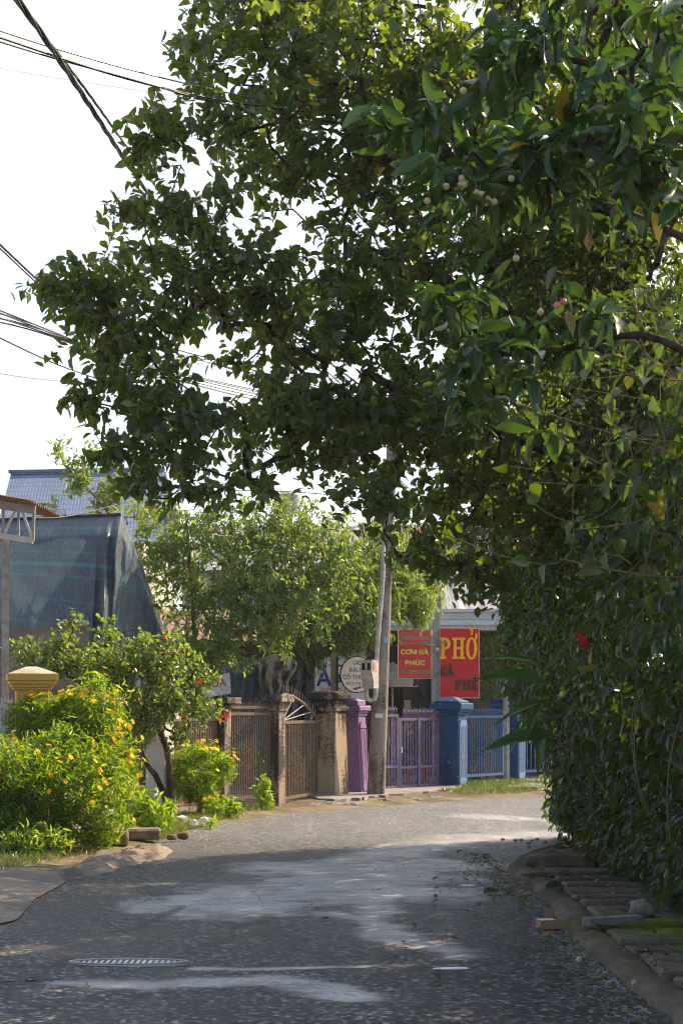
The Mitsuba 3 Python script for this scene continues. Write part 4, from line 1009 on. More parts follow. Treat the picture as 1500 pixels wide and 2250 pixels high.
# seated person
def figure(bones, refine=0.03, it=8):
    ms = []
    for (a, ra), (b, rb) in bones:
        pts = []
        for q, r in ((a, ra), (b, rb)):
            s = trimesh.creation.icosphere(subdivisions=2, radius=r); pts.append(np.array(s.vertices) + q)
        ms.append(m3.Manifold.hull_points(np.vstack(pts)))
    m = m3.Manifold.batch_boolean(ms, m3.OpType.Add).refine_to_length(refine)
    me = m.to_mesh()
    tmm = trimesh.Trimesh(me.vert_properties[:, :3], me.tri_verts, process=True)
    trimesh.smoothing.filter_taubin(tmm, iterations=it)
    return tm(tmm)
bx, by = 1.50, 36.6
t = thing('person', 'person in a dark top and jeans seated on a red stool behind the purple gate', 'person')
J = lambda x, y, z: np.array([bx + x, by + y, z])
hip, chest, neck, head = J(0, 0, 0.56), J(-0.07, 0, 0.93), J(-0.10, 0, 1.08), J(-0.15, 0, 1.22)
body = [((hip, 0.15), (J(-0.03, 0, 0.74), 0.135)), ((J(-0.03, 0, 0.74), 0.135), (chest, 0.14))]
arms, legs, skin = [], [], []
for s in (-1, 1):
    sh, el, wr = J(-0.09, s * 0.17, 1.0), J(-0.16, s * 0.22, 0.74), J(-0.36, s * 0.12, 0.70)
    body += [((chest + [0, 0, 0.03], 0.10), (sh, 0.065)), ((sh, 0.062), (el, 0.05)), ((el, 0.05), (wr + (el - wr) * 0.15, 0.038))]
    kn, an, toe = J(-0.40, s * 0.12, 0.57), J(-0.38, s * 0.13, 0.17), J(-0.56, s * 0.14, 0.13)
    legs += [((hip + [0, s * 0.07, 0], 0.115), (J(-0.2, s * 0.11, 0.585), 0.09)), ((J(-0.2, s * 0.11, 0.585), 0.09), (kn, 0.07)), ((kn, 0.068), (J(-0.39, s * 0.125, 0.4), 0.058)), ((J(-0.39, s * 0.125, 0.4), 0.058), (an, 0.045))]
    part(t, 'shoe', figure([((an + [0.03, 0, -0.02], 0.05), (toe, 0.038))], 0.03, 4), 'black', smooth=True)
    palm = wr + np.array([-0.07, -s * 0.015, -0.02])
    hb = [((wr + (el - wr) * 0.3, 0.034), (wr, 0.026)), ((wr, 0.026), (palm, 0.024))]
    for k, (oy, ln) in enumerate([(-0.03, 0.065), (-0.01, 0.075), (0.01, 0.07), (0.03, 0.055)]):
        b0 = palm + np.array([-0.012, oy, 0]); b1 = b0 + np.array([-ln * 0.55, oy * 0.1, -0.012]); b2 = b1 + np.array([-ln * 0.35, 0, -ln * 0.4])
        hb += [((palm + [0.02, oy * 0.6, 0], 0.012), (b0, 0.0095)), ((b0, 0.0095), (b1, 0.0088)), ((b1, 0.0088), (b2, 0.0075))]
    th = wr + np.array([-0.03, -s * 0.03, 0.0]); hb += [((th, 0.012), (th + [-0.035, -s * 0.02, -0.01], 0.010)), ((th + [-0.035, -s * 0.02, -0.01], 0.010), (th + [-0.062, -s * 0.014, -0.02], 0.008))]
    part(t, 'hand', figure(hb, 0.012, 5), 'skin', smooth=True)
part(t, 'top', figure(body), 'navy_cloth', smooth=True)
part(t, 'jeans', figure(legs), 'denim', smooth=True)
fh = [((neck + [0, 0, -0.04], 0.055), (neck + [-0.01, 0, 0.05], 0.05)), ((head + [-0.005, 0, 0.0], 0.083), (head + [-0.01, 0, 0.045], 0.09)), ((head + [-0.05, 0, -0.055], 0.05), (head, 0.075)),
      ((head + [-0.095, 0, 0.0], 0.012), (head + [-0.112, 0, -0.025], 0.014)), ((head + [-0.088, 0, -0.06], 0.016), (head + [-0.085, 0, -0.07], 0.02))] + [((head + [0.01, s * 0.085, -0.01], 0.015), (head + [0.015, s * 0.088, 0.025], 0.018)) for s in (-1, 1)]
part(t, 'head', figure(fh, 0.014, 3), 'skin', smooth=True)
for s in (-1, 1): part(t, 'eye', tm(trimesh.creation.icosphere(1, 0.011).apply_translation(head + np.array([-0.088, s * 0.032, 0.015]))), 'black')
part(t, 'mouth', tm(trimesh.creation.icosphere(1, 1).apply_scale([0.006, 0.022, 0.006]).apply_translation(head + np.array([-0.1, 0, -0.052]))), 'red_board')
hair = [((head + [0.02, 0, 0.05], 0.098), (head + [0.03, 0, 0.0], 0.092)), ((head + [-0.045, 0, 0.09], 0.06), (head + [0.0, 0, 0.08], 0.085)), ((head + [0.06, 0, -0.01], 0.06), (head + [0.07, 0, -0.10], 0.035))]
part(t, 'hair', figure(hair, 0.02, 3), 'hair_black', smooth=True)

# ================================================================ CABLES
def cable(pts, r, label, mat='cable_black', sag=0.0, n=60, twist=0, group=None):
    t = thing('cable', label, 'cable', group)
    c = curve(pts, n) if len(pts) > 2 else np.linspace(pts[0], pts[1], n)
    s = np.linspace(0, 1, len(c)); c = c - np.c_[0 * s, 0 * s, sag * 4 * s * (1 - s)]
    if twist:
        tdir = np.gradient(c, axis=0); tdir /= np.linalg.norm(tdir, axis=1, keepdims=True)
        a = np.cross(tdir, [0.2, 0.9, 0.1]); a /= np.linalg.norm(a, axis=1, keepdims=True); b = np.cross(tdir, a)
        ms = []
        for k in range(3):
            ph = s[:, None] * twist * 2 * np.pi + k * 2.094
            ms.append(tube(c + 0.75 * r * (np.cos(ph) * a + np.sin(ph) * b), r * 0.62, 6))
        put(t, join(ms), mat, smooth=True)
    else:
        put(t, tube(c, r, 6), mat, smooth=True)
    return t
ptop = pp(7.0)
cable([P(0, -55, 9.0), P(180, 205, 12.4), P(330, 430, 18.0), ptop + [-0.5, -0.2, 0.1]], 0.014, 'thickest twisted black cable running from the top left down into the tree', n=300, twist=11)
cable([P(8, -30, 9.4), P(165, 165, 12.4), P(300, 352, 17.0), ptop + [-0.4, -0.2, -0.3]], 0.0075, 'thinner twisted cable just right of the thickest one', n=300, twist=14)
cable([P(-60, 45, 10.5), P(420, 185, 13.4), P(600, 222, 14.4), P(960, 268, 16.5), P(1500, 300, 20)], 0.0055, 'thin pale wire crossing in front of the leaves at the top', 'cable_grey', n=80)
cable([P(-60, 62, 10.3), P(150, 132, 11.6), P(280, 172, 12.3), P(420, 206, 13.0), P(800, 262, 15.2), P(1080, 310, 17), P(1500, 340, 21)], 0.0075, 'upper dark wire sagging across the top of the tree', n=80)
cable([P(-60, 72, 10.3), P(110, 124, 11.4), P(160, 138, 11.7), P(300, 176, 12.3), P(420, 210, 13.0), P(820, 280, 15.2), P(1070, 318, 17), P(1500, 355, 21)], 0.006, 'lower dark wire running close under the upper one', n=80)
cable([P(-40, 140, 20), P(100, 166, 21), P(420, 215, 23), P(900, 330, 26)], 0.003, 'faint far wire high in the white sky at left', 'cable_grey')
cable([P(-50, 490, 14), P(80, 612, 17), P(150, 670, 19.5), ptop + [-0.3, -0.15, -0.1]], 0.010, 'double dark wire reaching the leftmost leaves', n=80)
cable([P(-50, 498, 14), P(80, 620, 17.1), P(150, 677, 19.6), ptop + [-0.3, -0.15, -0.2]], 0.007, 'thin wire just below the double dark wire', n=80)
for k, (y0, y1, y2) in enumerate([(678, 738, 790), (684, 742, 793), (690, 737, 797), (698, 745, 795), (704, 741, 800), (712, 748, 803)]):
    cable([P(-40, y0 - 12, 16 + 0.05 * k), P(140, y1, 20.0 + 0.05 * k), P(290, y2, 24), ptop + [-0.2, -0.2, -0.35 - 0.03 * k]], 0.0085, 'dark wire of the slack bundle left of the tree, %s from the top' % ORD[k], n=60, group='wires of the slack bundle at left')
cable([P(-40, 722, 15), P(80, 780, 18), P(165, 815, 20.5), ptop + [-0.1, -0.15, -0.6]], 0.008, 'single dark wire under the slack bundle', n=60)
cable([P(-40, 812, 18), P(60, 829, 20), P(150, 838, 22), ptop + [0, -0.15, -0.8]], 0.005, 'lowest thin wire against the white sky at left', 'cable_grey', n=60)
cable([P(76, 1138, 23.0), P(180, 1128, 25), P(330, 1092, 28), pp(5.2) + [-0.15, -0.1, 0]], 0.008, 'slack wire from the awning to the trees', n=60)
cable([pE.tolist() + [1.25], P(830, 1590, 31.4)], 0.006, 'thin wire tied between purple pillar and pole', sag=0.05, n=20)

# ================================================================ VEGETATION
def unit(v): return v / (np.linalg.norm(v, axis=-1, keepdims=True) + 1e-12)

def leaf_tpl(stations, fold=0.25, curl=0.15, roll=0.0):
    """A leaf of unit length along y and full width 1 (x from -0.5 to 0.5), folded along its midrib and curled."""
    v, f = [[0, 0, 0]], []
    z = lambda t: -curl * t * t
    for k, (t, w) in enumerate(stations):
        v += [[-w, t, z(t) + fold * w + roll * 0.2], [0, t, z(t)], [w, t, z(t) + fold * w - roll * 0.2]]
    v.append([0, 1, z(1)])
    f += [[0, 2, 1], [0, 3, 2]]
    for k in range(len(stations) - 1):
        a, b = 1 + 3 * k, 4 + 3 * k
        f += [[a, a + 1, b + 1], [a, b + 1, b], [a + 1, a + 2, b + 2], [a + 1, b + 2, b + 1]]
    a, e = 1 + 3 * (len(stations) - 1), len(v) - 1
    f += [[a, a + 1, e], [a + 1, a + 2, e]]
    return np.array(v, float), np.array(f)
OVAL = [(0.14, 0.30), (0.38, 0.49), (0.66, 0.40), (0.86, 0.19)]
OVAL2 = [(0.28, 0.46), (0.66, 0.42)]
HEART = [(0.06, 0.34), (0.30, 0.50), (0.66, 0.30)]
LANCE2 = [(0.25, 0.45), (0.62, 0.40)]
LANCE1 = [(0.4, 0.5)]

def leaves(st, pos, ax, nrm, L, W, col, fold=0.25, curl=0.2, variants=3, tipcol=None):
    """Arrays (n, nv, 3) of vertices and colours, and the faces of one leaf."""
    n = len(pos)
    a = unit(ax); nn = unit(nrm - (nrm * a).sum(1, keepdims=True) * a); b = np.cross(a, nn)
    tp = [leaf_tpl(st, fold * k1, curl * k2, k3) for k1, k2, k3 in ((1.0, 0.4, 0.1), (0.6, 1.0, -0.2), (1.3, 1.7, 0.2), (0.8, 2.3, 0))][:variants]
    faces = tp[0][1]
    tv = np.array([t[0] for t in tp])[rng.integers(0, len(tp), n)]
    V = pos[:, None] + tv[..., 1:2] * (a * L[:, None])[:, None] + tv[..., 0:1] * (b * W[:, None])[:, None] + tv[..., 2:3] * (nn * L[:, None])[:, None]
    C = np.repeat(col[:, None], V.shape[1], 1) * (1 + 0.25 * (np.abs(tv[..., 0:1]) < 0.01))
    return V, faces, np.clip(C, 0, 1)

def flat(V, F, C):
    n, k = V.shape[:2]
    return V.reshape(-1, 3), (F[None] + (np.arange(n) * k)[:, None, None]).reshape(-1, 3), C.reshape(-1, 3)

def foliage(tree, V, F, C, mat, single=0, name='leaf', mass='leaves'):
    """The leaves of a tree: the 'single' leaves that show largest as parts, the rest as one part."""
    n = len(V)
    pick = np.zeros(0, int)
    if single:
        c = V.mean(1); d = c[:, 1]
        px, py = 750 + FPX * c[:, 0] / d, 1557 - FPX * (c[:, 2] - EYE) / d
        size = np.linalg.norm(np.ptp(V[..., [0, 2]], axis=1), axis=1) / d
        ok = (px > 5) & (px < 1495) & (py > 5) & (py < 2245)
        cell = np.where(ok, (px // 14).astype(int) * 1000 + (py // 14).astype(int), -1)
        order = np.argsort(d)
        _, first = np.unique(cell[order], return_index=True)
        front = order[first]; front = front[ok[front]]
        pick = front[np.argsort(-size[front])][:single]
        for k in pick:
            part(tree, name, (V[k], F), leaf_tone(mat, np.median(C[k], 0)), smooth=True)
    rest = np.setdiff1d(np.arange(n), pick)
    if len(rest):
        v, f, c = flat(V[rest], F, C[rest])
        part(tree, mass, (v, f), mat, smooth=True, color=c, kind='stuff')

def grow(trunk, attract, step=0.25, droop=0.0, wander=0.06):
    """A branch skeleton: every attractor is joined to the nearest wood so far. trunk: polylines, the first from the ground."""
    nodes, par = [], []
    for line in trunk:
        c = curve(line, max(3, int(np.linalg.norm(np.diff(line, axis=0), axis=1).sum() / step)))
        p0 = -1 if not nodes else int(np.argmin(((np.array(nodes) - c[0]) ** 2).sum(1)))
        for q in c:
            nodes.append(q); par.append(p0); p0 = len(nodes) - 1
    N = np.zeros((len(nodes) + len(attract) * 14 + 10, 3)); N[:len(nodes)] = nodes; m = len(nodes)
    base = N[:m].copy()
    order = np.argsort(np.min(np.linalg.norm(attract[:, None] - base[None, ::2], axis=2), axis=1))
    tips = np.zeros(len(attract), int)
    for k in order:
        q = attract[k]
        d = np.linalg.norm(N[:m] - q, axis=1) + 0.25 * np.clip(N[:m, 2] - q[2], 0, 9)
        p0 = int(np.argmin(d)); a = N[p0]
        n = int(min(13, max(1, math.ceil(np.linalg.norm(q - a) / step))))
        for s in range(1, n + 1):
            x = a + (q - a) * s / n
            if s < n: x = x + rng.normal(0, wander, 3) + [0, 0, droop * 4 * (s / n) * (1 - s / n)]
            N[m] = x; par.append(p0); p0 = m; m += 1
        tips[k] = p0
    N = N[:m]; par = np.array(par)
    cnt = np.ones(m)
    for k in range(m - 1, 0, -1):
        if par[k] >= 0: cnt[par[k]] += cnt[k] * 0 + (cnt[k] if True else 0)
    return N, par, cnt, tips

def wood_mesh(N, par, rad, sides=5, keep=None):
    k = np.arange(len(N))[par >= 0]
    if keep is not None: k = k[keep[k]]
    p, q = N[par[k]], N[k]
    r0, r1 = rad[par[k]], rad[k]
    r0 = np.minimum(r0, r1 * 1.35)
    t = unit(q - p); ref = np.where(np.abs(t[:, 2:]) < 0.9, [[0, 0, 1.0]], [[1.0, 0, 0]])
    a = unit(np.cross(t, ref)); b = np.cross(t, a)
    an = np.arange(sides) * 2 * np.pi / sides
    ring = np.cos(an)[None, :, None] * a[:, None] + np.sin(an)[None, :, None] * b[:, None]
    q = q + t * (r1[:, None] * 0.3)
    v = np.concatenate([p[:, None] + ring * r0[:, None, None], q[:, None] + ring * r1[:, None, None]], 1)
    i = np.arange(sides); j = (i + 1) % sides
    f = np.vstack([np.c_[i, j, j + sides], np.c_[i, j + sides, i + sides]])
    return v.reshape(-1, 3), (f[None] + (np.arange(len(k)) * 2 * sides)[:, None, None]).reshape(-1, 3)

def in_blobs(bl, n, shell=2.2, hole=None, freq=1.2, seed=0):
    """n points in ellipsoids given as (px, py, rx, ry, distance, half depth) seen in the frame."""
    w = np.array([b[2] * b[3] * (b[4] ** 2) for b in bl], float); w /= w.sum()
    out = np.zeros((0, 3))
    while len(out) < n:
        k = rng.choice(len(bl), 2 * n, p=w)
        d = unit(rng.normal(size=(2 * n, 3))) * rng.random((2 * n, 1)) ** (1 / shell)
        B = np.array(bl, float)[k]
        dist = B[:, 4] + d[:, 1] * B[:, 5]
        p = np.c_[(B[:, 0] - 750) / FPX * B[:, 4] + d[:, 0] * B[:, 2] * B[:, 4] / FPX, dist, EYE - (B[:, 1] - 1557) / FPX * B[:, 4] + d[:, 2] * B[:, 3] * B[:, 4] / FPX]
        if hole is not None: p = p[meshkit.fbm(p * freq, 3, seed) > hole]
        out = np.vstack([out, p])
    return out[:n]

def twig(N, par, tips, per, length, spread=0.75, droop=0.3, jitter=0.15, up=0.6):
    """Leaves alternating along the last stretch before each tip: positions, axes and normals."""
    t = N[tips]; d = unit(t - N[par[tips]] + rng.normal(0, 0.15, (len(tips), 3)))
    a0 = unit(np.cross(d, rng.normal(size=d.shape))); b0 = np.cross(d, a0)
    P_, A_, N_ = [], [], []
    for k in range(per):
        s = (k + rng.random(len(tips)) * 0.6) / per
        ph = k * 2.4 + rng.normal(0, 0.3, len(tips))
        rad = a0 * np.cos(ph)[:, None] + b0 * np.sin(ph)[:, None]
        pos = t + d * ((s - 0.75) * length)[:, None] + rng.normal(0, jitter * length * 0.3, t.shape)
        ax = unit(rad * spread + d * (0.35 + 0.6 * s[:, None]) + np.array([0, 0, -droop]) + rng.normal(0, 0.18, t.shape))
        nn = rad * (-0.25) + d * 0.3 + np.array([0, 0, up]) + rng.normal(0, 0.32, t.shape)
        P_.append(pos); A_.append(ax); N_.append(nn)
    return np.vstack(P_), np.vstack(A_), np.vstack(N_)

def tint(n, a, b, var=0.25, gold=0.0, gold_c=(0.35, 0.2, 0.02)):
    t = rng.random((n, 1))
    c = np.array(a) * (1 - t) + np.array(b) * t
    c = c * (1 + var * rng.normal(size=(n, 1)))
    g = rng.random(n) < gold
    c[g] = np.array(gold_c) * (0.7 + 0.6 * rng.random((g.sum(), 1)))
    return np.clip(c, 0.004, 0.9)

def tree(name, label, cat, trunk, bl, n_tips, per, L, wr, st, mat, cols, bark_m, rtip=0.004, rexp=0.45, twig_len=0.35, single=0, hole=None, freq=1.2, seed=0, step=0.25, droop=0.3, spread=0.75, fold=0.25, curl=0.2, shell=2.2, gold=0.01, rmax=0.3, up=0.6, extra=None, wander=0.06, key=None, sides=5, ragged=0.0):
    t = key or thing(name, label, cat)
    A = in_blobs(bl, n_tips, shell, hole, freq, seed)
    if ragged: A = A + unit(A - A.mean(0)) * ragged * np.clip(blobs(A * 2.2, seed + 5), -0.35, 1)[:, None] * 2.2
    if extra is not None: A = np.vstack([A, extra])
    N, par, cnt, tips = grow(trunk, A, step, 0.06, wander)
    rad = np.minimum(rmax, rtip * cnt ** rexp)
    big = rad > rtip * 3.2
    if bark_m:
        part(t, 'trunk', wood_mesh(N, par, rad, 9, big), bark_m, smooth=True)
        part(t, 'branches', wood_mesh(N, par, rad, sides, ~big), bark_m, smooth=True, kind='stuff')
    pos, ax, nn = twig(N, par, tips, per, twig_len, spread, droop, up=up)
    n = len(pos)
    ln = L * rng.normal(1, 0.22, n).clip(0.5, 1.5)
    V, F, C = leaves(st, pos, ax, nn, ln, ln * wr * rng.uniform(0.85, 1.15, n), tint(n, *cols, gold=gold), fold, curl)
    foliage(t, V, F, C, mat, single)
    return t, N, par, tips

# ---- the big persimmon tree whose crown hangs over the lane
PB = [(600, 70, 200, 150, 14.5, 1.0), (880, 140, 230, 190, 15, 1.2), (470, 262, 140, 75, 14, .6), (700, 330, 240, 170, 15, 1.2), (400, 440, 130, 70, 14, .6), (430, 560, 210, 100, 14.5, .9),
      (205, 630, 120, 66, 14, .5), (120, 655, 50, 40, 13.8, .3), (270, 735, 150, 80, 14.2, .7), (560, 690, 230, 140, 15, 1.1), (310, 850, 120, 75, 14, .6), (400, 965, 150, 90, 14, .7), (640, 930, 210, 110, 15, .9),
      (850, 590, 220, 200, 15.5, 1.3), (890, 930, 230, 150, 15.5, 1.2), (1050, 1040, 190, 160, 16.5, 1.3), (960, 1210, 90, 65, 15, .5), (1060, 1262, 70, 62, 16, .45), (250, 1005, 60, 40, 13.8, .3), (300, 1070, 45, 35, 13.8, .25), (1150, 700, 220, 260, 16.5, 1.6), (395, 1075, 95, 42, 13.8, .35),
      (540, 1060, 70, 45, 14.2, .4), (830, 1110, 100, 70, 14.5, .5), (1220, 1080, 180, 200, 17.5, 1.3), (1030, 300, 220, 220, 16, 1.5), (300, 320, 45, 30, 14, .2), (345, 240, 45, 28, 14, .2), (265, 450, 40, 28, 14, .2), (215, 960, 50, 22, 13.6, .2), (190, 870, 50, 35, 13.8, .25), (430, 110, 50, 50, 14, .3),
      (720, -90, 260, 110, 15.5, 1.3), (1150, -120, 260, 120, 17, 1.5), (1330, 250, 260, 400, 18, 1.5)]
trunk = [np.array([[3.9, 17.2, 0.0], [3.7, 17.0, 1.6], [3.2, 16.8, 3.0], [2.6, 16.4, 4.4], [2.2, 16.0, 6.2], [2.1, 15.8, 8.0]]),
         np.array([[3.2, 16.8, 3.0], [2.2, 16.3, 3.75], [1.4, 15.8, 3.95], [0.6, 15.3, 4.2], [0.2, 15.0, 4.35]]),
         np.array([[2.6, 16.4, 4.4], [1.5, 15.8, 5.0], [0.6, 15.3, 5.3]]),
         np.array([[2.4, 16.2, 5.4], [1.3, 15.7, 6.2]]),
         np.array([[1.4, 15.8, 3.95], [1.2, 15.4, 3.4], [0.95, 15.2, 3.0]])]
t, N, par, tips = tree('persimmon_tree', 'large leafy tree with broad oval leaves arching over the lane from the right', 'tree', trunk, PB, 2800, 15, 0.094, 0.64, OVAL2, 'leaf_persimmon',
     ((0.011, 0.028, 0.017), (0.029, 0.056, 0.026)), 'bark_dark', 0.0028, 0.40, 0.36, 300, 0.30, 1.1, 5, 0.24, 0.32, 0.8, 0.28, 0.22, 2.2, 0.007, 0.085)
k = rng.choice(len(tips), 26, replace=False)
for i in k:
    c = N[tips[i]] + rng.normal(0, 0.05, 3) + [0, 0, -0.06]
    part(t, 'fruit', tm(trimesh.creation.icosphere(1, 0.024).apply_translation(c)), 'green_fruit', smooth=True)

# ---- rose apple tree: nearest, top right, its trunk off to the right
AB = [(905, 265, 85, 50, 8.2, .25), (1060, 210, 120, 90, 8.4, .4), (1250, 90, 230, 110, 8.2, .5), (1330, 260, 200, 130, 7.8, .5), (1200, 340, 160, 80, 8.2, .4), (1450, 330, 110, 120, 7.4, .4), (1060, 420, 110, 50, 8.6, .3), (1255, 455, 70, 45, 8.0, .25),
      (1010, 665, 110, 60, 8.3, .3), (1095, 760, 130, 80, 8.4, .35), (1060, 850, 90, 60, 8.6, .3), (1250, 720, 90, 50, 8.5, .4), (1170, 890, 60, 70, 8.4, .3), (1380, 480, 100, 50, 8.0, .4), (1450, 150, 130, 130, 7.4, .4), (1130, 120, 120, 80, 8.5, .4), (1000, 560, 60, 40, 8.6, .25), (1350, -120, 280, 120, 8.2, .6), (1620, 250, 120, 300, 8.0, .6), (960, 380, 60, 50, 8.6, .2)]
trunk = [np.array([[2.7, 9.6, 0.0], [2.65, 9.4, 1.5], [2.5, 9.2, 2.6], [2.35, 9.0, 3.6], [2.1, 8.8, 4.8]]),
         np.array([[2.5, 9.2, 2.6], [1.9, 8.9, 3.1], [1.35, 8.6, 3.35], [0.95, 8.5, 3.25], [0.7, 8.4, 3.4]]),
         np.array([[2.4, 9.0, 3.3], [1.7, 8.7, 3.8], [1.1, 8.5, 3.98], [0.55, 8.4, 4.15]]),
         np.array([[2.2, 8.9, 4.2], [1.5, 8.5, 4.5], [0.8, 8.4, 4.6]])]
FRUIT = [(963, 412, 0), (975, 410, 0), (1016, 392, 0), (1008, 406, 0), (1019, 405, 0), (1044, 423, 0), (1055, 427, 0), (1066, 437, 0), (1076, 440, 0), (1071, 446, 0), (1085, 443, 0), (1128, 393, 0), (941, 441, 0), (1015, 199, 0), (1222, 670, 1), (1240, 663, 1), (1187, 684, 0), (1131, 567, 0), (1255, 4, 0)]
FRUIT_AT = [P(px, py, 8.0 + 0.02 * rng.random()) for px, py, m in FRUIT]
t, N, par, tips = tree('rose_apple_tree', 'nearest tree with large glossy leaves and small pale fruits, top right', 'tree', trunk, AB, 185, 7, 0.142, 0.42, OVAL, 'leaf_apple',
     ((0.011, 0.036, 0.014), (0.028, 0.068, 0.02)), 'bark_dark', 0.0032, 0.42, 0.16, 300, None, 1, 6, 0.12, 0.18, 0.95, 0.3, 0.3, 2.4, 0.006, 0.02, up=0.8, wander=0.018, extra=np.array(FRUIT_AT)[::3] + [0, 0.03, 0.055])
def rose_apple(c, s, axis, mat):
    pr = [(0.0, 0.25), (0.12, 0.5), (0.45, 0.85), (0.8, 1.0), (1.05, 0.8), (1.15, 0.45), (1.1, 0.25)]
    a = unit(np.array(axis, float))
    return tube([c + a * s * z for z, r in pr], [s * r * 0.62 for z, r in pr], 10)
for (px, py, m), c in zip(FRUIT, FRUIT_AT):
    fk = part(t, 'fruit', rose_apple(c + [0, 0, 0.012], 0.026, [rng.normal(0, .5), -0.7, -0.8], m), ('rose_apple_skin', 'rose_apple_pink')[m], smooth=True, label=('pale green small fruit', 'rosy pink small fruit')[m])
    part(t, 'stalk', tube([c + [0, 0, 0.01], c + [0, 0.004, 0.05]], 0.0025, 5), 'twig_tan')
for px, py, d, L, ax, col, txt in [(1432, 488, 7.5, 0.14, (0.4, 0.2, -0.9), (0.55, 0.28, 0.02), 'orange yellow old leaf lit from behind'), (1448, 455, 7.6, 0.09, (0.3, 0, 0.8), (0.5, 0.2, 0.08), 'small orange leaf'), (1283, 525, 7.9, 0.11, (0.2, -0.1, -0.9), (0.3, 0.17, 0.09), 'dry tan leaf hanging down'), (1245, 705, 8.0, 0.12, (0.2, -0.2, -0.7), (0.12, 0.04, 0.03), 'dark red brown leaf'), (1462, 30, 7.3, 0.16, (-0.4, 0.1, -0.8), (0.14, 0.17, 0.02), 'broad yellow green leaf at the top right corner')]:
    V, F, C = leaves(OVAL, P(px, py - 25, d)[None], np.array([ax], float), np.array([[0.1, -0.9, 0.4]]), np.array([L]), np.array([L * 0.42]), np.array([col]), 0.2, 0.3)
    part(t, 'old_leaf', (V[0], F), leaf_tone('litter_leaf' if 'dry' in txt else 'leaf_light', col), smooth=True, label=txt)

# ---- dense dark trees in the garden behind the hedge, the third added to block sun
DB = [(1300, 560, 250, 250, 15.5, 1.2), (1420, 850, 200, 250, 14, 1.2), (1250, 1000, 200, 200, 18.5, 1.2), (1420, 200, 250, 250, 15, 1.2), (1480, 1100, 150, 150, 14, 1.0), (1230, 1230, 160, 130, 19, 1.0)]
trunk = [np.array([[3.9, 14.5, 0], [3.8, 14.5, 2.0], [3.5, 14.5, 3.6], [3.2, 14.6, 5.2], [2.9, 14.8, 7.0]]), np.array([[3.5, 14.5, 3.6], [2.9, 15.5, 4.2], [2.6, 17.5, 4.4]]), np.array([[3.8, 14.5, 2.4], [3.0, 14.2, 3.6], [2.4, 14.2, 4.0]])]
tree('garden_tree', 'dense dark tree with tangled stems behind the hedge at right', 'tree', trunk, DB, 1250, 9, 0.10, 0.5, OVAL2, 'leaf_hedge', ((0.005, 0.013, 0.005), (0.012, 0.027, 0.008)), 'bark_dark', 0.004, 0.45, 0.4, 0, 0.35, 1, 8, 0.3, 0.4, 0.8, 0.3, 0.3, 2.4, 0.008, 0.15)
DB2 = [(1160, 1180, 150, 180, 20.8, 0.9), (1250, 1330, 170, 170, 21.5, 0.9), (1330, 1050, 200, 250, 22, 1.3), (1170, 950, 200, 200, 21, 1.2), (1300, 700, 230, 240, 21, 1.2)]
trunk = [np.array([[4.0, 21.0, 0], [3.9, 21.0, 1.8], [3.5, 21.1, 3.4], [3.2, 21.2, 5.5]]), np.array([[3.5, 21.1, 3.4], [2.7, 20.9, 3.9], [2.2, 20.8, 4.1]])]
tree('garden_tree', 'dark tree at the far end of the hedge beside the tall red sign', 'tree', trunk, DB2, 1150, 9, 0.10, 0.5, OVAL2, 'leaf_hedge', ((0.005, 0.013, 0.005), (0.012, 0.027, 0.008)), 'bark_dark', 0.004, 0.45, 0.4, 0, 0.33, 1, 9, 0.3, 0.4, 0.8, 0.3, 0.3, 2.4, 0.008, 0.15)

DB3 = [(4.4, 11.5, 4.2), (4.6, 14.0, 4.8), (4.5, 16.5, 5.0), (4.6, 19.0, 4.8), (4.2, 9.0, 4.5), (4.4, 21.0, 4.2), (4.2, 13.0, 3.0), (4.2, 17.5, 3.0), (4.2, 20.0, 2.9), (4.3, 10.5, 5.4)]  # crown of an added tree that keeps sun off hedge and road
DB3 = [(750 + FPX * x / y, 1557 - FPX * (z - EYE) / y, 1.3 * FPX / y, 1.2 * FPX / y, y, 1.6) for x, y, z in DB3]
trunk = [np.array([[4.9, 15.0, 0], [4.8, 15.0, 2.0], [4.6, 15.0, 4.0], [4.5, 15.0, 6.0]]), np.array([[4.6, 15.0, 4.0], [4.5, 18.0, 4.6], [4.5, 20.5, 4.4]]), np.array([[4.7, 15.0, 3.0], [4.5, 12.0, 4.2], [4.3, 9.5, 4.4]])]
tree('garden_tree', 'broad dark tree added behind the hedge to block sun, mostly hidden', 'tree', trunk, DB3, 1100, 10, 0.17, 0.55, OVAL2, 'leaf_hedge', ((0.005, 0.013, 0.005), (0.012, 0.027, 0.008)), 'bark_dark', 0.005, 0.45, 0.5, 0, 0.3, 0.7, 9, 0.4, 0.4, 0.8, 0.3, 0.3, 2.0, 0.0, 0.2)

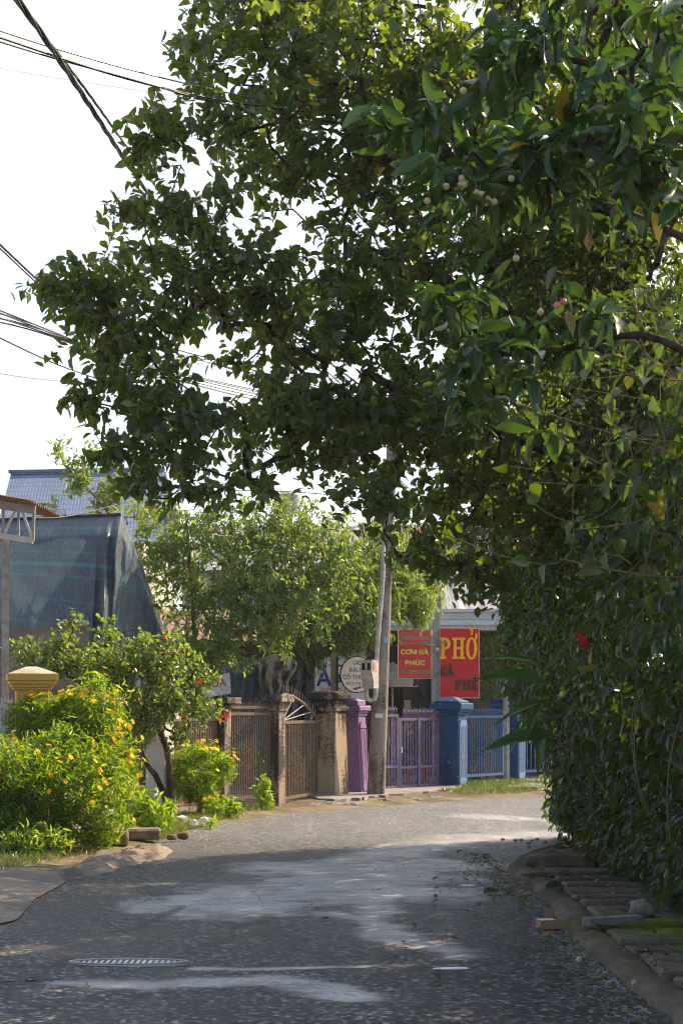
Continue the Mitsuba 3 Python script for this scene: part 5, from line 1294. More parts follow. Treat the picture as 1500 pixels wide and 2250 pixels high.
# ---- the overgrown hedge: creepers over an unseen wall added to block sun
t = thing('garden_wall', 'unseen wall added under the hedge creepers to block sun', 'wall')
part(t, 'wall', box((3.05, 14.0, 0.95), (0.2, 15.6, 1.9)), 'mould_concrete')
part(t, 'coping', box((3.05, 14.0, 1.94), (0.3, 15.6, 0.08)), 'mould_concrete')
t = thing('creeper_hedge', 'tall dark overgrown creeper hedge along the right side of the lane', 'hedge')
def hedge_x(y, z):
    b = np.interp(z, [0, 0.5, 1.0, 1.5, 1.9, 2.6, 3.2, 3.8], [0.02, 0.02, 0.06, 0.34, 0.52, 0.55, 0.45, 0.2])
    q = np.c_[0 * y, y * 0.9, z * 1.1]
    return 2.52 - b - 0.22 * blobs(q, 81) - 0.10 * blobs(q * 2.7, 82)
def hedge_leaves(n, yr, zr, L, wr, st, mat, cols, depth, gold, drop, out, single=0, mask=None, name='leaf', mass='leaves', key=None):
    y = rng.uniform(*yr, n); z = rng.uniform(*zr, n)
    dp = rng.exponential(depth, n)
    endf = rng.random(n) < 0.22
    y = np.where(endf, yr[1] + rng.normal(0, 0.18, n), y)
    x = hedge_x(y, z) + dp
    x = np.where(endf, hedge_x(y, z) + rng.uniform(0, 1.4, n), x)
    zlow = 0.16 + 0.12 * blobs(np.c_[x, y * 1.5, 0 * x], 83)
    ok = z > zlow
    if mask is not None: ok &= mask(y, z)
    x, y, z = x[ok], y[ok], z[ok]
    n = len(x)
    pos = np.c_[x, y, z] + rng.normal(0, 0.03, (n, 3))
    ax = unit(np.array([out, -0.25, drop]) + rng.normal(0, 0.5, (n, 3)))
    nn = np.array([-0.7, -0.35, 0.55]) + rng.normal(0, 0.65, (n, 3))
    ln = L * rng.normal(1, 0.25, n).clip(0.5, 1.6)
    V, F, C = leaves(st, pos, ax, nn, ln, ln * wr * rng.uniform(0.85, 1.2, n), tint(n, *cols, gold=gold), 0.3, 0.25)
    foliage(key or t, V, F, C, mat, single, name, mass)
patch = lambda s: (lambda y, z: meshkit.fbm(np.c_[y * 0.8, z * 1.1, 0 * y + s], 3, 84) > 0.47)
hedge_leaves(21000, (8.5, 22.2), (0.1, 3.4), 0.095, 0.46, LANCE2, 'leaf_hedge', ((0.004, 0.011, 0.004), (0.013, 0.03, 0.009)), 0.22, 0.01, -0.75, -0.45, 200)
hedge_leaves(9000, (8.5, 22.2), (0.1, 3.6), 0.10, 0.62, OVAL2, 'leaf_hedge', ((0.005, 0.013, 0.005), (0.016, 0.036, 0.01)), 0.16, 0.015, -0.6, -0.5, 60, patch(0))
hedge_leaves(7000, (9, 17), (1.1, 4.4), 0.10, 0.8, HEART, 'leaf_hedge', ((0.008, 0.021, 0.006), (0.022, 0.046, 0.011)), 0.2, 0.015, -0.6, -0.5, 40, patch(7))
# stems, hanging shoots
m = []
for k in range(50):
    y = rng.uniform(9.5, 20.5); z = rng.uniform(1.4, 3.6); h = rng.uniform(0.3, 1.1)
    x = hedge_x(np.array([y]), np.array([z]))[0]
    pts = [[x + 0.1, y, z], [x - rng.uniform(-.03, .10), y + rng.normal(0, .08), z - h * 0.35], [x + 0.08 + rng.uniform(-.05, .14), y + rng.normal(0, .12), z - h]]
    m.append(tube(curve(pts, 7), rng.uniform(0.0025, 0.006), 4, False))
part(t, 'stems', join(m), 'twig_tan', smooth=True, kind='stuff')
# loose creeper shoots with leaves hanging at the right border, in front of the trees
t = thing('hanging_creeper', 'light stemmed creeper hanging from the trees at the right border', 'creeper')
m, pos = [], []
for k in range(34):
    px, py = rng.uniform(1290, 1520), rng.uniform(500, 1100)
    d = rng.uniform(10.5, 12.5)
    a = P(px, py, d); h = rng.uniform(0.5, 1.6)
    c = curve([a, a + [rng.normal(0, .18), rng.normal(0, .1), -h * 0.3], a + [rng.normal(0, .35), rng.normal(0, .15), -h * 0.6], a + [rng.normal(0, .5), rng.normal(0, .15), -h * rng.uniform(0.5, 1)]], 18)
    m.append(tube(c, rng.uniform(0.002, 0.005), 4, False)); pos.append(c[2:])
part(t, 'stems', join(m), 'twig_tan', smooth=True, kind='stuff')
pos = np.vstack(pos); pos = pos[rng.random(len(pos)) < 0.85]
pos = pos[rng.random(len(pos)) < 0.7]
n = len(pos); ln = 0.10 * rng.normal(1, .25, n).clip(.5, 1.6)
V, F, C = leaves(HEART, pos, unit(np.array([-.2, -.2, -.7]) + rng.normal(0, .45, (n, 3))), np.array([-.4, -.6, .5]) + rng.normal(0, .4, (n, 3)), ln, ln * 0.75, tint(n, (0.022, 0.045, 0.012), (0.05, 0.085, 0.02), gold=0.02), 0.3, 0.25)
foliage(t, V, F, C, 'leaf_hedge', 120)
# red hibiscus and purple trumpet flowers among the creepers
def blossom(t, name, c, r, n, facing, mat, col, txt, wr=0.9):
    f = unit(np.array(facing, float)); a = unit(np.cross(f, [0.3, 0.1, 1.0])); b = np.cross(f, a)
    ph = np.arange(n) * 2 * np.pi / n
    rad = np.cos(ph)[:, None] * a + np.sin(ph)[:, None] * b
    V, F, C = leaves(OVAL2, np.repeat(np.array([c]), n, 0), rad + 0.45 * f, f - rad * 0.3, np.full(n, r), np.full(n, r * wr), np.repeat(np.array([col]), n, 0), 0.1, -0.25, 1)
    v, ff, cc = flat(V, F, C)
    return part(t, name, (v, ff), leaf_tone(mat, col), smooth=True, label=txt)
c = P(1280, 1398, 13.5)
blossom('creeper_hedge', 'flower', c, 0.055, 5, (-0.5, -0.8, 0.1), 'petal_red', (0.55, 0.012, 0.02), 'bright red hibiscus flower')
blossom('creeper_hedge', 'flower', c + [0.005, 0, -0.05], 0.05, 5, (0.2, -0.7, -0.5), 'petal_red', (0.55, 0.012, 0.02), 'bright red hibiscus flower')
for px, py in [(1452, 1331), (1474, 1349), (1488, 1355), (1478, 1377)]:
    blossom('hanging_creeper', 'flower', P(px, py, 11.3), 0.028, 5, (-0.4, -0.8, -0.1), 'petal_red', (0.3, 0.05, 0.32), 'small purple trumpet flower')

# ---- broad strap leaved plant hanging out of the hedge at its far end
t = thing('broadleaf_plant', 'plant with long broad strap leaves leaning out of the hedge end', 'plant')
for px, py, ax, L in [(1215, 1545, (-0.8, -.3, 0.05), 0.6), (1205, 1555, (-0.7, -.4, -0.35), 0.55), (1195, 1500, (-0.85, -.2, 0.3), 0.65), (1195, 1590, (-0.2, -.5, -0.9), 0.5), (1225, 1620, (-0.9, -.2, 0.1), 0.72), (1235, 1600, (-0.6, -.4, 0.5), 0.5), (1180, 1530, (-0.3, -.5, -0.8), 0.45), (1240, 1560, (-0.3, -.6, 0.7), 0.5), (1200, 1480, (-0.7, -.2, 0.55), 0.6), (1170, 1600, (0.2, -.5, -0.9), 0.4)]:
    V, F, C = leaves(OVAL, P(px, py, 18.2 + rng.normal(0, .15))[None], np.array([ax], float), np.array([[0, -0.5, 0.8]]), np.array([L]), np.array([L * 0.2]), tint(1, (0.03, 0.085, 0.025), (0.06, 0.13, 0.03)), 0.2, 0.35)
    part(t, 'leaf', (V[0], F), leaf_tone('leaf_apple', np.median(C[0], 0)), smooth=True)
# small ferny plants along the foot of the hedge
for k in range(9):
    y = 12.6 + 0.92 * k + rng.uniform(-0.2, 0.2); x = 2.42 + rng.uniform(-0.08, 0.12)
    t = thing('fern', 'low fern tuft at the foot of the hedge, %s one up the lane' % ORD[k], 'fern', 'fern tufts along the foot of the hedge')
    Vs, Cs = [], []
    for q in range(7):
        a = rng.uniform(2.0, 4.6); el = rng.uniform(0.4, 1.2); Lf = rng.uniform(0.15, 0.34)
        d0 = np.array([math.cos(a) * math.cos(el), math.sin(a) * math.cos(el), math.sin(el)])
        s = np.linspace(0.1, 1, 12)
        c = np.array([x, y, 0.1]) + d0 * Lf * s[:, None] - np.c_[0 * s, 0 * s, 0.5 * Lf * s ** 2]
        side = unit(np.cross(d0, [0, 0, 1.0]))
        for sg_ in (-1, 1):
            ln = 0.065 * (1.1 - s)
            V, F, C = leaves(LANCE1, c, np.repeat((side * sg_ + d0 * 0.4)[None], 12, 0), np.repeat(np.array([[0, 0, 1.0]]), 12, 0) + rng.normal(0, .1, (12, 3)), ln, ln * 0.3, tint(12, (0.03, 0.075, 0.02), (0.06, 0.12, 0.03)), 0.1, 0.1, 1)
            Vs.append(V); Cs.append(C)
    v, f, c = flat(np.vstack(Vs), F, np.vstack(Cs)); part(t, 'fronds', (v, f), leaf_tone('leaf_hedge', (0.04, 0.09, 0.025)), smooth=True)

# ---- trees behind the left fence
GB = [(340, 1150, 55, 60, 31, .5), (330, 1230, 35, 60, 31, .4), (480, 1160, 150, 80, 31, .8), (600, 1170, 150, 90, 31, .8), (430, 1290, 130, 110, 31, .8), (560, 1300, 150, 120, 30.5, .9), (640, 1230, 120, 100, 31, .8), (520, 1400, 150, 80, 30.5, .7), (720, 1190, 120, 70, 32, .8), (380, 1200, 70, 80, 31, .5), (740, 1260, 110, 70, 31, .7), (430, 1440, 90, 60, 30, .5), (640, 1350, 120, 70, 30.5, .6)]
b0 = lambda px, py, d=31.0: P(px, py, d)
trunk = [np.array([b0(428, 1640), b0(432, 1500), b0(425, 1360), b0(416, 1220), b0(408, 1130)]), np.array([b0(428, 1640), b0(470, 1480), b0(510, 1360), b0(545, 1270), b0(630, 1210)]), np.array([b0(490, 1420), b0(440, 1330), b0(400, 1270)])]
trunk[0][0][2] = 0.0; trunk[1][0] = trunk[0][0]
tree('guava_tree', 'sunlit bushy guava tree with reddish bare stems behind the fence', 'tree', trunk, GB, 1500, 10, 0.10, 0.42, LANCE2, 'leaf_light', ((0.04, 0.085, 0.024), (0.08, 0.14, 0.034)), 'bark_tan', 0.003, 0.43, 0.32, 120, 0.36, 1.3, 12, 0.25, 0.15, 0.85, 0.25, 0.25, 2.4, 0.012, 0.06)
MB_ = [(760, 1330, 130, 90, 33, .9), (820, 1260, 110, 80, 33.5, .8), (900, 1300, 80, 70, 34, .7), (690, 1405, 100, 50, 33, .7), (690, 1390, 90, 55, 33, .7), (920, 1250, 70, 70, 35, .6), (790, 1390, 80, 45, 33, .6), (905, 1345, 50, 25, 34.5, .4), (850, 1180, 60, 60, 34, .6), (650, 1450, 70, 40, 33, .5), (925, 1345, 35, 25, 34, .3)]
trunk = [np.array([b0(664, 1650, 33), b0(662, 1560, 33), b0(666, 1470, 33), b0(690, 1400, 33), b0(760, 1320, 33.3), b0(840, 1260, 33.8)]), np.array([b0(666, 1470, 33), b0(640, 1410, 33), b0(612, 1380, 33)])]
trunk[0][0][2] = 0.0
tree('mango_tree', 'tree with drooping narrow leaves hanging over the oval sign and pole', 'tree', trunk, MB_, 1150, 11, 0.125, 0.24, LANCE2, 'leaf_light', ((0.022, 0.055, 0.018), (0.055, 0.105, 0.022)), 'bark_dark', 0.0034, 0.45, 0.36, 80, 0.3, 1.1, 14, 0.25, 0.75, 0.7, 0.2, 0.45, 2.4, 0.008, 0.10)
SB = [(180, 1040, 30, 35, 36, .2), (205, 1000, 12, 28, 36, .1), (130, 985, 16, 20, 36, .1), (170, 1065, 25, 25, 36, .2), (245, 1085, 40, 35, 36, .3), (275, 1060, 15, 25, 36, .15), (110, 1105, 18, 18, 35.5, .1), (230, 1110, 50, 25, 36, .3), (320, 1120, 40, 30, 35, .3), (150, 1030, 12, 14, 36, .1)]
trunk = [np.array([[-4.2, 36.0, 0.0], P(260, 1250, 36), P(235, 1120, 36), P(215, 1060, 36)]), np.array([P(240, 1130, 36), P(190, 1070, 36), P(140, 1020, 36)]), np.array([P(250, 1180, 36), P(180, 1150, 36), P(110, 1115, 36)])]
tree('young_tree', 'thin young tree with upright pale leaves sticking up behind the net', 'tree', trunk, SB, 110, 9, 0.14, 0.36, LANCE2, 'leaf_light', ((0.09, 0.14, 0.06), (0.15, 0.2, 0.07)), 'bark_tan', 0.004, 0.4, 0.42, 40, None, 1, 3, 0.25, -0.35, 0.7, 0.25, 0.2, 2.2, 0.01, 0.05)
RB = [(1085, 1440, 40, 60, 39, .5), (1075, 1500, 30, 50, 39.3, .4), (1070, 1400, 30, 30, 38.6, .3)]
trunk = [np.array([[3.35, 39.4, 0.0], P(1090, 1600, 39.4), P(1085, 1450, 39)])]
tree('shop_climber', 'sunlit climbing plant on the shop front behind the tall red sign', 'plant', trunk, RB, 120, 9, 0.10, 0.6, LANCE2, 'leaf_light', ((0.05, 0.11, 0.03), (0.09, 0.16, 0.04)), 'twig_tan', 0.003, 0.4, 0.3, 0, None, droop=0.4)
YB = [(860, 1640, 30, 50, 37.0, .3), (1050, 1640, 35, 50, 37.2, .25), (1040, 1690, 40, 25, 37.2, .25)]
tree('yard_plant', 'leafy dark potted plant behind the blue barred fence', 'plant', [np.array([[2.83, 37.2, 0.0], P(1048, 1680, 37.2), P(1050, 1630, 37.2)])], YB[1:], 60, 8, 0.09, 0.5, LANCE2, 'leaf_hedge', ((0.03, 0.07, 0.025), (0.05, 0.1, 0.03)), 'twig_dark', 0.003, 0.4, 0.25)
YB = [(530, 1660, 60, 70, 33.5, .5), (640, 1660, 50, 60, 33.5, .5), (480, 1640, 60, 70, 32, .5), (660, 1700, 40, 35, 32.5, .3)]
tree('yard_shrub', 'dim leafy shrub behind the bars of the brown fence', 'shrub', [np.array([[-1.5, 33.3, 0.0], P(570, 1700, 33.4), P(560, 1620, 33.5)])], YB, 200, 9, 0.08, 0.45, LANCE2, 'leaf_hedge', ((0.02, 0.045, 0.015), (0.045, 0.085, 0.02)), 'twig_dark', 0.003, 0.4, 0.3, hole=0.3, seed=4)

# ---- bougainvillea with its leaning trunk
D = 25.2
BB = [(140, 1450, 110, 40, 24.5, .5), (260, 1440, 110, 50, 25, .6), (360, 1450, 80, 70, 25, .5), (330, 1540, 100, 60, 24.8, .5), (420, 1560, 70, 45, 24.8, .4), (380, 1385, 14, 45, 25, .15), (160, 1360, 8, 45, 24.5, .08), (120, 1420, 20, 30, 24.5, .15), (60, 1430, 40, 40, 24.5, .3), (225, 1480, 120, 40, 24.6, .5), (300, 1600, 45, 45, 24.6, .3), (240, 1385, 25, 30, 25, .2), (330, 1455, 40, 30, 24.6, .3), (470, 1560, 30, 22, 24.8, .2), (455, 1490, 35, 14, 25, .15), (130, 1410, 10, 28, 24.3, .1), (400, 1620, 30, 22, 24.8, .15), (440, 1482, 35, 20, 25, .15)]
g = G(372, 1806)
trunk = [np.array([[g[0], g[1], 0.0], P(364, 1760, D), P(345, 1710, D), P(318, 1670, D), P(300, 1620, D), P(285, 1560, D), P(260, 1490, D)]),
         np.array([[g[0], g[1], 0.0], P(372, 1740, D - .1), P(372, 1690, D - .1), P(362, 1630, D - .1), P(345, 1590, D), P(350, 1520, D), P(365, 1440, D)]),
         np.array([[g[0] - 0.06, g[1] + 0.1, 0.0], P(345, 1770, D + .2), P(312, 1715, D + .2), P(300, 1680, D + .2), P(290, 1640, D + .2)])]
t, N, par, tips = tree('bougainvillea', 'bougainvillea with leaning twisted trunk spilling over the fence', 'shrub', trunk, BB, 760, 10, 0.06, 0.72, HEART, 'leaf_light', ((0.03, 0.068, 0.018), (0.06, 0.11, 0.025)), 'bark_dark', 0.0034, 0.43, 0.30, 80, 0.28, 1.4, 21, 0.2, 0.5, 0.8, 0.25, 0.3, 2.4, 0.07, 0.075)
for px, py in [(488, 1575), (496, 1580), (503, 1573), (483, 1583), (436, 1500), (441, 1496), (400, 1580), (362, 1402), (493, 1570), (295, 1612)]:
    blossom(t, 'flower', P(px, py, 24.5), 0.032, 4, (rng.normal(0, .5), -1, 0.2), 'petal_red', (0.6, 0.03, 0.08), None)

# ---- bushes with yellow daisy flowers
def bush(label, bl, base, n_tips, n_fl, fl_z, seed, group=None, per=11, L=0.078):
    trunk = [np.array([[b[0], b[1], 0.0], np.array(b) + [0.05, 0.02, 0.28], np.array(b) + [rng.normal(0, .15), 0.05, 0.6]]) for b in base]
    t, N, par, tips = tree('daisy_bush', label, 'shrub', trunk, bl, n_tips, per, L, 0.24, LANCE1, 'leaf_bush', ((0.022, 0.082, 0.008), (0.052, 0.14, 0.01)), 'bark_tan', 0.0028, 0.42, 0.2, 0, 0.32, 2.0, seed, 0.15, -0.15, 0.8, 0.2, 0.15, 2.8, 0.0, 0.045, up=0.5, sides=4, ragged=0.08)
    tp = N[tips]; d = tp[:, 1]
    px, py = 750 + FPX * tp[:, 0] / d, 1557 - FPX * (tp[:, 2] - EYE) / d
    wgt = np.array([fl_z(a, b) for a, b in zip(px, py)]) * (1.0 + 2.0 * (d < np.median(d)))
    k = rng.choice(len(tp), min(n_fl, (wgt > 0).sum()), replace=False, p=wgt / wgt.sum())
    for i in k:
        c = tp[i] + unit(tp[i] - np.mean(tp, 0)) * 0.07 + [0, 0, 0.05]
        f = unit(unit(tp[i] - np.mean(tp, 0)) + rng.normal(0, .35, 3) + [0, -0.2, 0.7])
        a = unit(np.cross(f, [0.3, 0.1, 1.0])); b = np.cross(f, a); ph = np.arange(7) * 2 * np.pi / 7
        rad = np.cos(ph)[:, None] * a + np.sin(ph)[:, None] * b
        V, F, C = leaves(LANCE1, np.repeat(c[None], 7, 0), rad + 0.1 * f, np.repeat(f[None], 7, 0), np.full(7, 0.04), np.full(7, 0.024), np.repeat(np.array([[0.72, 0.40, 0.01]]), 7, 0), 0.05, 0.2, 1)
        v, ff, cc = flat(V, F, C)
        part(t, 'flower', join([(v, ff), tube([c - f * 0.002, c + f * 0.007], [0.009, 0.005], 6)]), leaf_tone('petal', (0.85, 0.56 + 0.12 * rng.random(), 0.01)), smooth=True)
    return t
g1, g2, g3 = G(45, 1868), G(165, 1862), G(230, 1840)
bush('large rounded front bush, bright green with scattered yellow flowers', [(90, 1740, 130, 100, 19.6, .55), (200, 1760, 95, 90, 19.8, .5), (20, 1700, 90, 80, 19.5, .5), (180, 1680, 80, 60, 20.0, .45), (-80, 1760, 120, 120, 19.5, .6), (60, 1820, 110, 60, 19.4, .45), (235, 1800, 50, 55, 20, .35), (120, 1640, 70, 40, 20, .4)],
     [[g1[0], 19.6, 0], [g2[0], 19.8, 0], [g1[0] + .28, 19.8, 0]], 1500, 130, lambda x, y: 0.25 + (y < 1720) * 1.0 + (x > 190) * 1.2, 31)
bush('taller back bush thick with yellow flowers before the yellow pillar', [(110, 1590, 80, 65, 21.0, .4), (200, 1570, 80, 75, 21.0, .45), (240, 1630, 55, 60, 20.8, .4), (60, 1570, 40, 45, 21, .3), (165, 1540, 35, 28, 21, .25), (150, 1660, 120, 60, 20.9, .4), (265, 1700, 35, 60, 20.8, .3), (225, 1558, 30, 30, 21, .2)],
     [[g2[0] + 0.1, 21.0, 0], [g3[0], 20.9, 0]], 1150, 240, lambda x, y: 0.5 + (y < 1560) * 1.5 + (x > 230) * 1.8, 32)
g = G(435, 1800)
bush('small round bush with yellow flowers before the first concrete post', [(425, 1715, 48, 38, 25.6, .35), (470, 1690, 38, 40, 25.8, .3), (398, 1685, 22, 34, 25.6, .2), (440, 1658, 40, 16, 25.6, .25), (450, 1745, 35, 25, 25.6, .25), (495, 1680, 18, 20, 25.8, .15)], [[g[0], 25.8, 0], [g[0] + .1, 25.9, 0]], 420, 90, lambda x, y: 0.4 + (y < 1680) * 2, 33)

# low leafy plants along the verge
def low_plant(label, px, py, h, w, n, L, col, seed):
    g = G(px, py); x, y = g
    d = y; cx = px; cy = py - h * 0.5
    t, N, par, tips = tree('verge_plant', label, 'plant', [np.array([[x, y, 0.0], [x, y, h / FPX * d * 0.3], [x + .02, y, h / FPX * d * 0.6]])], [(cx, cy, w / 2, h / 2, d, w / 2 / FPX * d)], n, 8, L, 0.34, LANCE2, 'leaf_bush', col, 'twig_dark', 0.0028, 0.4, 0.15, 0, None, 1, seed, 0.12, 0.1, 0.9, 0.25, 0.3, 2.2, 0.02)
    return t
cg = ((0.05, 0.115, 0.02), (0.10, 0.19, 0.03))
low_plant('glossy green plant at the foot of the bougainvillea trunk', 325, 1836, 100, 120, 90, 0.10, cg, 41)
low_plant('small upright leafy sapling before the second concrete post', 578, 1786, 85, 42, 40, 0.085, cg, 42)
low_plant('low green plant left of the second concrete post', 505, 1800, 50, 60, 34, 0.075, cg, 43)
low_plant('sunlit yellow green weed under the front bush', 205, 1872, 60, 90, 60, 0.06, ((0.09, 0.16, 0.02), (0.14, 0.22, 0.03)), 44)
low_plant('weed with broad leaves at the left under the front bush', 75, 1892, 75, 150, 80, 0.09, ((0.03, 0.075, 0.03), (0.055, 0.12, 0.035)), 45)
low_plant('low weed right of the small flower bush', 468, 1802, 60, 60, 40, 0.07, cg, 46)
low_plant('tiny weed beside the white litter', 462, 1822, 26, 24, 14, 0.05, ((0.12, 0.2, 0.03), (0.16, 0.25, 0.04)), 47)

# ---- grass
def grass(key, label, pts, h, cols, n):
    k = rng.integers(0, len(pts), n)
    p = pts[k] + rng.normal(0, 0.03, (n, 2))
    z = ground_z(p[:, 0], p[:, 1]) - 0.005
    ln = h * rng.uniform(0.4, 1.3, n)
    ax = unit(np.c_[rng.normal(0, .45, n), rng.normal(0, .45, n), np.ones(n)])
    V, F, C = leaves(LANCE1, np.c_[p, z], ax, rng.normal(size=(n, 3)) + [0, -.5, 0.2], ln, np.full(n, 0.007), tint(n, *cols, gold=0.2, gold_c=(0.3, 0.22, 0.09)), 0.1, 0.4)
    v, f, c = flat(V, F, C); put(key, (v, f), 'leaf_hedge', smooth=True, color=c)
    labels[key] = {'label': label, 'category': 'grass', 'kind': 'stuff'}
def strip(poly, n):
    p = sg.Polygon([G(*q) for q in poly]).buffer(0); x0, y0, x1, y1 = p.bounds
    q = np.c_[rng.uniform(x0, x1, n * 6), rng.uniform(y0, y1, n * 6)]
    q = q[shapely.contains_xy(p, q[:, 0], q[:, 1])]
    w = meshkit.fbm(np.c_[q * 1.6, 0 * q[:, :1]], 3, 91)
    return q[w > 0.45]
grass('verge_grass', 'dry yellowish grass along the left verge', np.vstack([strip([(100, 1905), (320, 1858), (470, 1808), (600, 1785), (600, 1775), (300, 1820), (60, 1880), (0, 1905), (0, 1930)], 2500), strip([(300, 1850), (420, 1822), (520, 1795), (400, 1800)], 1500)]), 0.09, ((0.10, 0.13, 0.03), (0.2, 0.2, 0.06)), 9000)
grass('far_grass', 'green grass strip before the blue pillars', strip([(930, 1742), (1010, 1752), (1120, 1748), (1200, 1742), (1190, 1728), (1100, 1722), (1000, 1728), (925, 1722)], 2500), 0.11, ((0.03, 0.055, 0.016), (0.07, 0.09, 0.03)), 5000)

# ---- litter
def lying(t, pts, L, wr, mat, cols, st=OVAL2, gold=0.0, gc=(0.3, 0.17, 0.05), zoff=0.006):
    n = len(pts)
    z = np.where(pts[:, 0] > kerb_x(pts[:, 1]) + 0.1, 0.09, ground_z(pts[:, 0], pts[:, 1])) + zoff
    ax = np.c_[rng.normal(size=(n, 2)), rng.normal(0, .12, n)]
    ln = L * rng.uniform(0.5, 1.3, n)
    return leaves(st, np.c_[pts, z], ax, np.c_[rng.normal(0, .3, (n, 2)), np.ones(n)], ln, ln * wr, tint(n, *cols, gold=gold, gold_c=gc), 0.3, -0.15)
q = np.vstack([np.c_[rng.normal(2.0, 0.28, 420), rng.uniform(8.5, 19.5, 420)], np.c_[1.55 - rng.exponential(0.12, 200), rng.uniform(8.8, 20, 200)], np.c_[rng.uniform(0.3, 1.6, 60), rng.uniform(9, 21, 60)]])
q = q[q[:, 0] < 2.7]
V, F, C = lying(None, q, 0.06, 0.5, 'litter_leaf', ((0.06, 0.1, 0.03), (0.14, 0.14, 0.06)), gold=0.35)
v, f, c = flat(V, F, C); put('leaf_litter', (v, f), 'litter_leaf', smooth=True, color=c)
labels['leaf_litter'] = {'label': 'fallen leaves scattered over the pavement and kerb', 'category': 'fallen leaves', 'kind': 'stuff'}
n = 2600
q = np.vstack([np.c_[1.60 - rng.exponential(0.16, n), rng.uniform(8.6, 19.5, n)]])
s = rng.uniform(0.004, 0.013, n)
m = trimesh.creation.icosphere(subdivisions=0); mv = np.array(m.vertices) * [1, 1, 0.7]
v = (np.c_[q, ground_z(q[:, 0], q[:, 1])][:, None] + mv[None] * s[:, None, None]).reshape(-1, 3)
f = (np.array(m.faces)[None] + (np.arange(n) * len(mv))[:, None, None]).reshape(-1, 3)
put('gravel', (v, f), 'stone_grey'); labels['gravel'] = {'label': 'loose gravel gathered along the right kerb', 'category': 'gravel', 'kind': 'stuff'}
for px, py, L, col, txt in [(1080, 1968, 0.15, (0.03, 0.10, 0.02), 'broad green fallen leaf lying on the asphalt near the kerb'), (1046, 1884, 0.07, (0.05, 0.13, 0.02), 'small green fallen leaf further up the lane'), (1218, 1945, 0.16, (0.02, 0.05, 0.02), 'dark green fallen leaf on the slabs'), (716, 2024, 0.06, (0.03, 0.08, 0.02), 'small green leaf in the middle of the lane'), (1420, 2080, 0.13, (0.12, 0.14, 0.11), 'pale grey green dry leaf on the moss'), (1418, 1982, 0.12, (0.4, 0.2, 0.03), 'yellow brown leaf under the hedge')]:
    g = G(px, py, 0.12 if px > 1180 else 0.0)
    t = thing('fallen_leaf', txt, 'leaf')
    V, F, C = leaves(OVAL, np.array([[g[0] - L / 2, g[1], (0.10 if px > 1180 else float(road_z(g[:1], g[1:])[0]) + 0.012)]]), np.array([[1.0, 0.25, 0.03]]), np.array([[0.0, -0.35, 1.0]]), np.array([L]), np.array([L * 0.5]), np.array([col]), 0.45, -0.15, 1)
    put(t, (V[0], F), leaf_tone('litter_leaf', col), smooth=True)
for k, (px, py) in enumerate([(1104, 1848), (1132, 1850), (1145, 1849), (1160, 1855), (1168, 1850), (1180, 1847), (1196, 1853)]):
    g = G(px, py); t = thing('fallen_petal', 'pink petal on the sunny lane by the hedge end, %s from the left' % ORD[k], 'petal', 'pink petals on the lane by the hedge end')
    put(t, boulder((g[0], g[1], 0.02), (0.028, 0.045, 0.014), 200 + k, 1, 0.4), 'petal_pink', smooth=True)
for k, (px, py, c) in enumerate([(1268, 2111, 'rose_apple_skin'), (1390, 2163, 'rose_apple_pink')]):
    g = G(px, py, 0.03); t = thing('fallen_fruit', ['small pale fruit fallen beside the kerb', 'small dark red fruit fallen lower down the kerb'][k], 'fruit')
    put(t, rose_apple(np.array([g[0], g[1], 0.035]), 0.034, [0.3, -0.9, 0.15], 0), c, smooth=True)
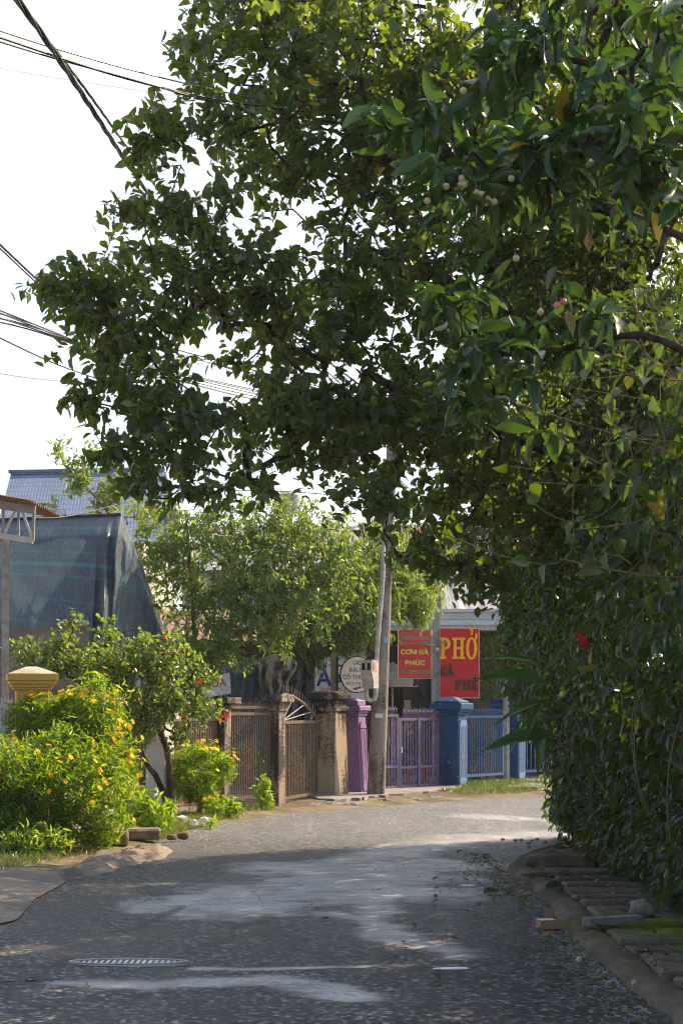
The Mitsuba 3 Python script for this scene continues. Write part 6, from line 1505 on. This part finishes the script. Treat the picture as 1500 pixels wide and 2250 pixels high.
# cardboard box by the kerb
g = G(1207, 2046)
t = thing('cardboard_box', 'small open cardboard box lying at the kerb', 'cardboard box')
bw, bd, bh = 0.155, 0.10, 0.06; cx, cy = g[0], g[1] + 0.06
for (c, s) in [((0, 0, 0.002), (bw, bd, 0.004)), ((0, -bd / 2, bh / 2), (bw, 0.004, bh)), ((0, bd / 2, bh / 2), (bw, 0.004, bh)), ((-bw / 2, 0, bh / 2), (0.004, bd, bh)), ((bw / 2, 0, bh / 2), (0.004, bd, bh))]:
    b = box((cx + c[0], cy + c[1], 0.012 + c[2]), s); part(t, 'side', (rotz(b[0], 0.25, (cx, cy, 0)), b[1]), 'cardboard')
b = box((cx + 0.03, cy + bd / 2 + 0.012, 0.012 + bh + 0.035), (0.075, 0.004, 0.08)); part(t, 'flap', (rotz(b[0], 0.25, (cx, cy, 0)), b[1]), 'cardboard')
b = box((cx - 0.02, cy - 0.005, 0.012 + bh + 0.004), (bw * 0.7, bd * 0.9, 0.004)); part(t, 'paper', (rotz(b[0], 0.25, (cx, cy, 0)), b[1]), 'paper_white')
# plastic bags on the verge, scraps on the lane
for px, py, s, txt in [(402, 1815, (0.08, 0.06, 0.05), 'crumpled white plastic bag at the foot of the leaning trunk'), (425, 1822, (0.05, 0.05, 0.04), 'small white scrap beside the crumpled bag'), (452, 1818, (0.10, 0.06, 0.05), 'white and blue plastic bag on the dry verge'), (392, 1795, (0.06, 0.05, 0.12), 'pale rag against the bougainvillea trunk')]:
    g = G(px, py); t = thing('plastic_bag', txt, 'plastic bag'); put(t, boulder((g[0], g[1], 0.05 + s[2] * 0.5), s, int(px), 4, 0.9), 'paper_white', smooth=20)
for px, py, L in [(1027, 1949, 0.07), (992, 2133, 0.10)]:
    g = G(px, py); t = thing('paper_scrap', ['flat white paper scrap near the broad green leaf', 'flat shiny white scrap on the pale patch in the foreground'][px < 1000], 'paper')
    put(t, (boulder((g[0], g[1], 0.012), (L, 0.05, 0.006), int(px), 2, 0.4)), 'paper_white')

# ---- the air: a thin bright haze
scene['haze_air'] = {'type': 'homogeneous', 'albedo': {'type': 'rgb', 'value': [0.93, 0.95, 0.97]}, 'sigma_t': 0.0005}
scene['haze'] = {'type': 'cube', 'to_world': T().translate([20, 180, 9]).scale([145, 225, 11.5]), 'bsdf': {'type': 'null'}, 'interior': {'type': 'ref', 'id': 'haze_air'}}
labels['haze'] = {'label': 'thin bright summer haze', 'kind': 'stuff'}
scene['camera']['medium'] = {'type': 'ref', 'id': 'haze_air'}
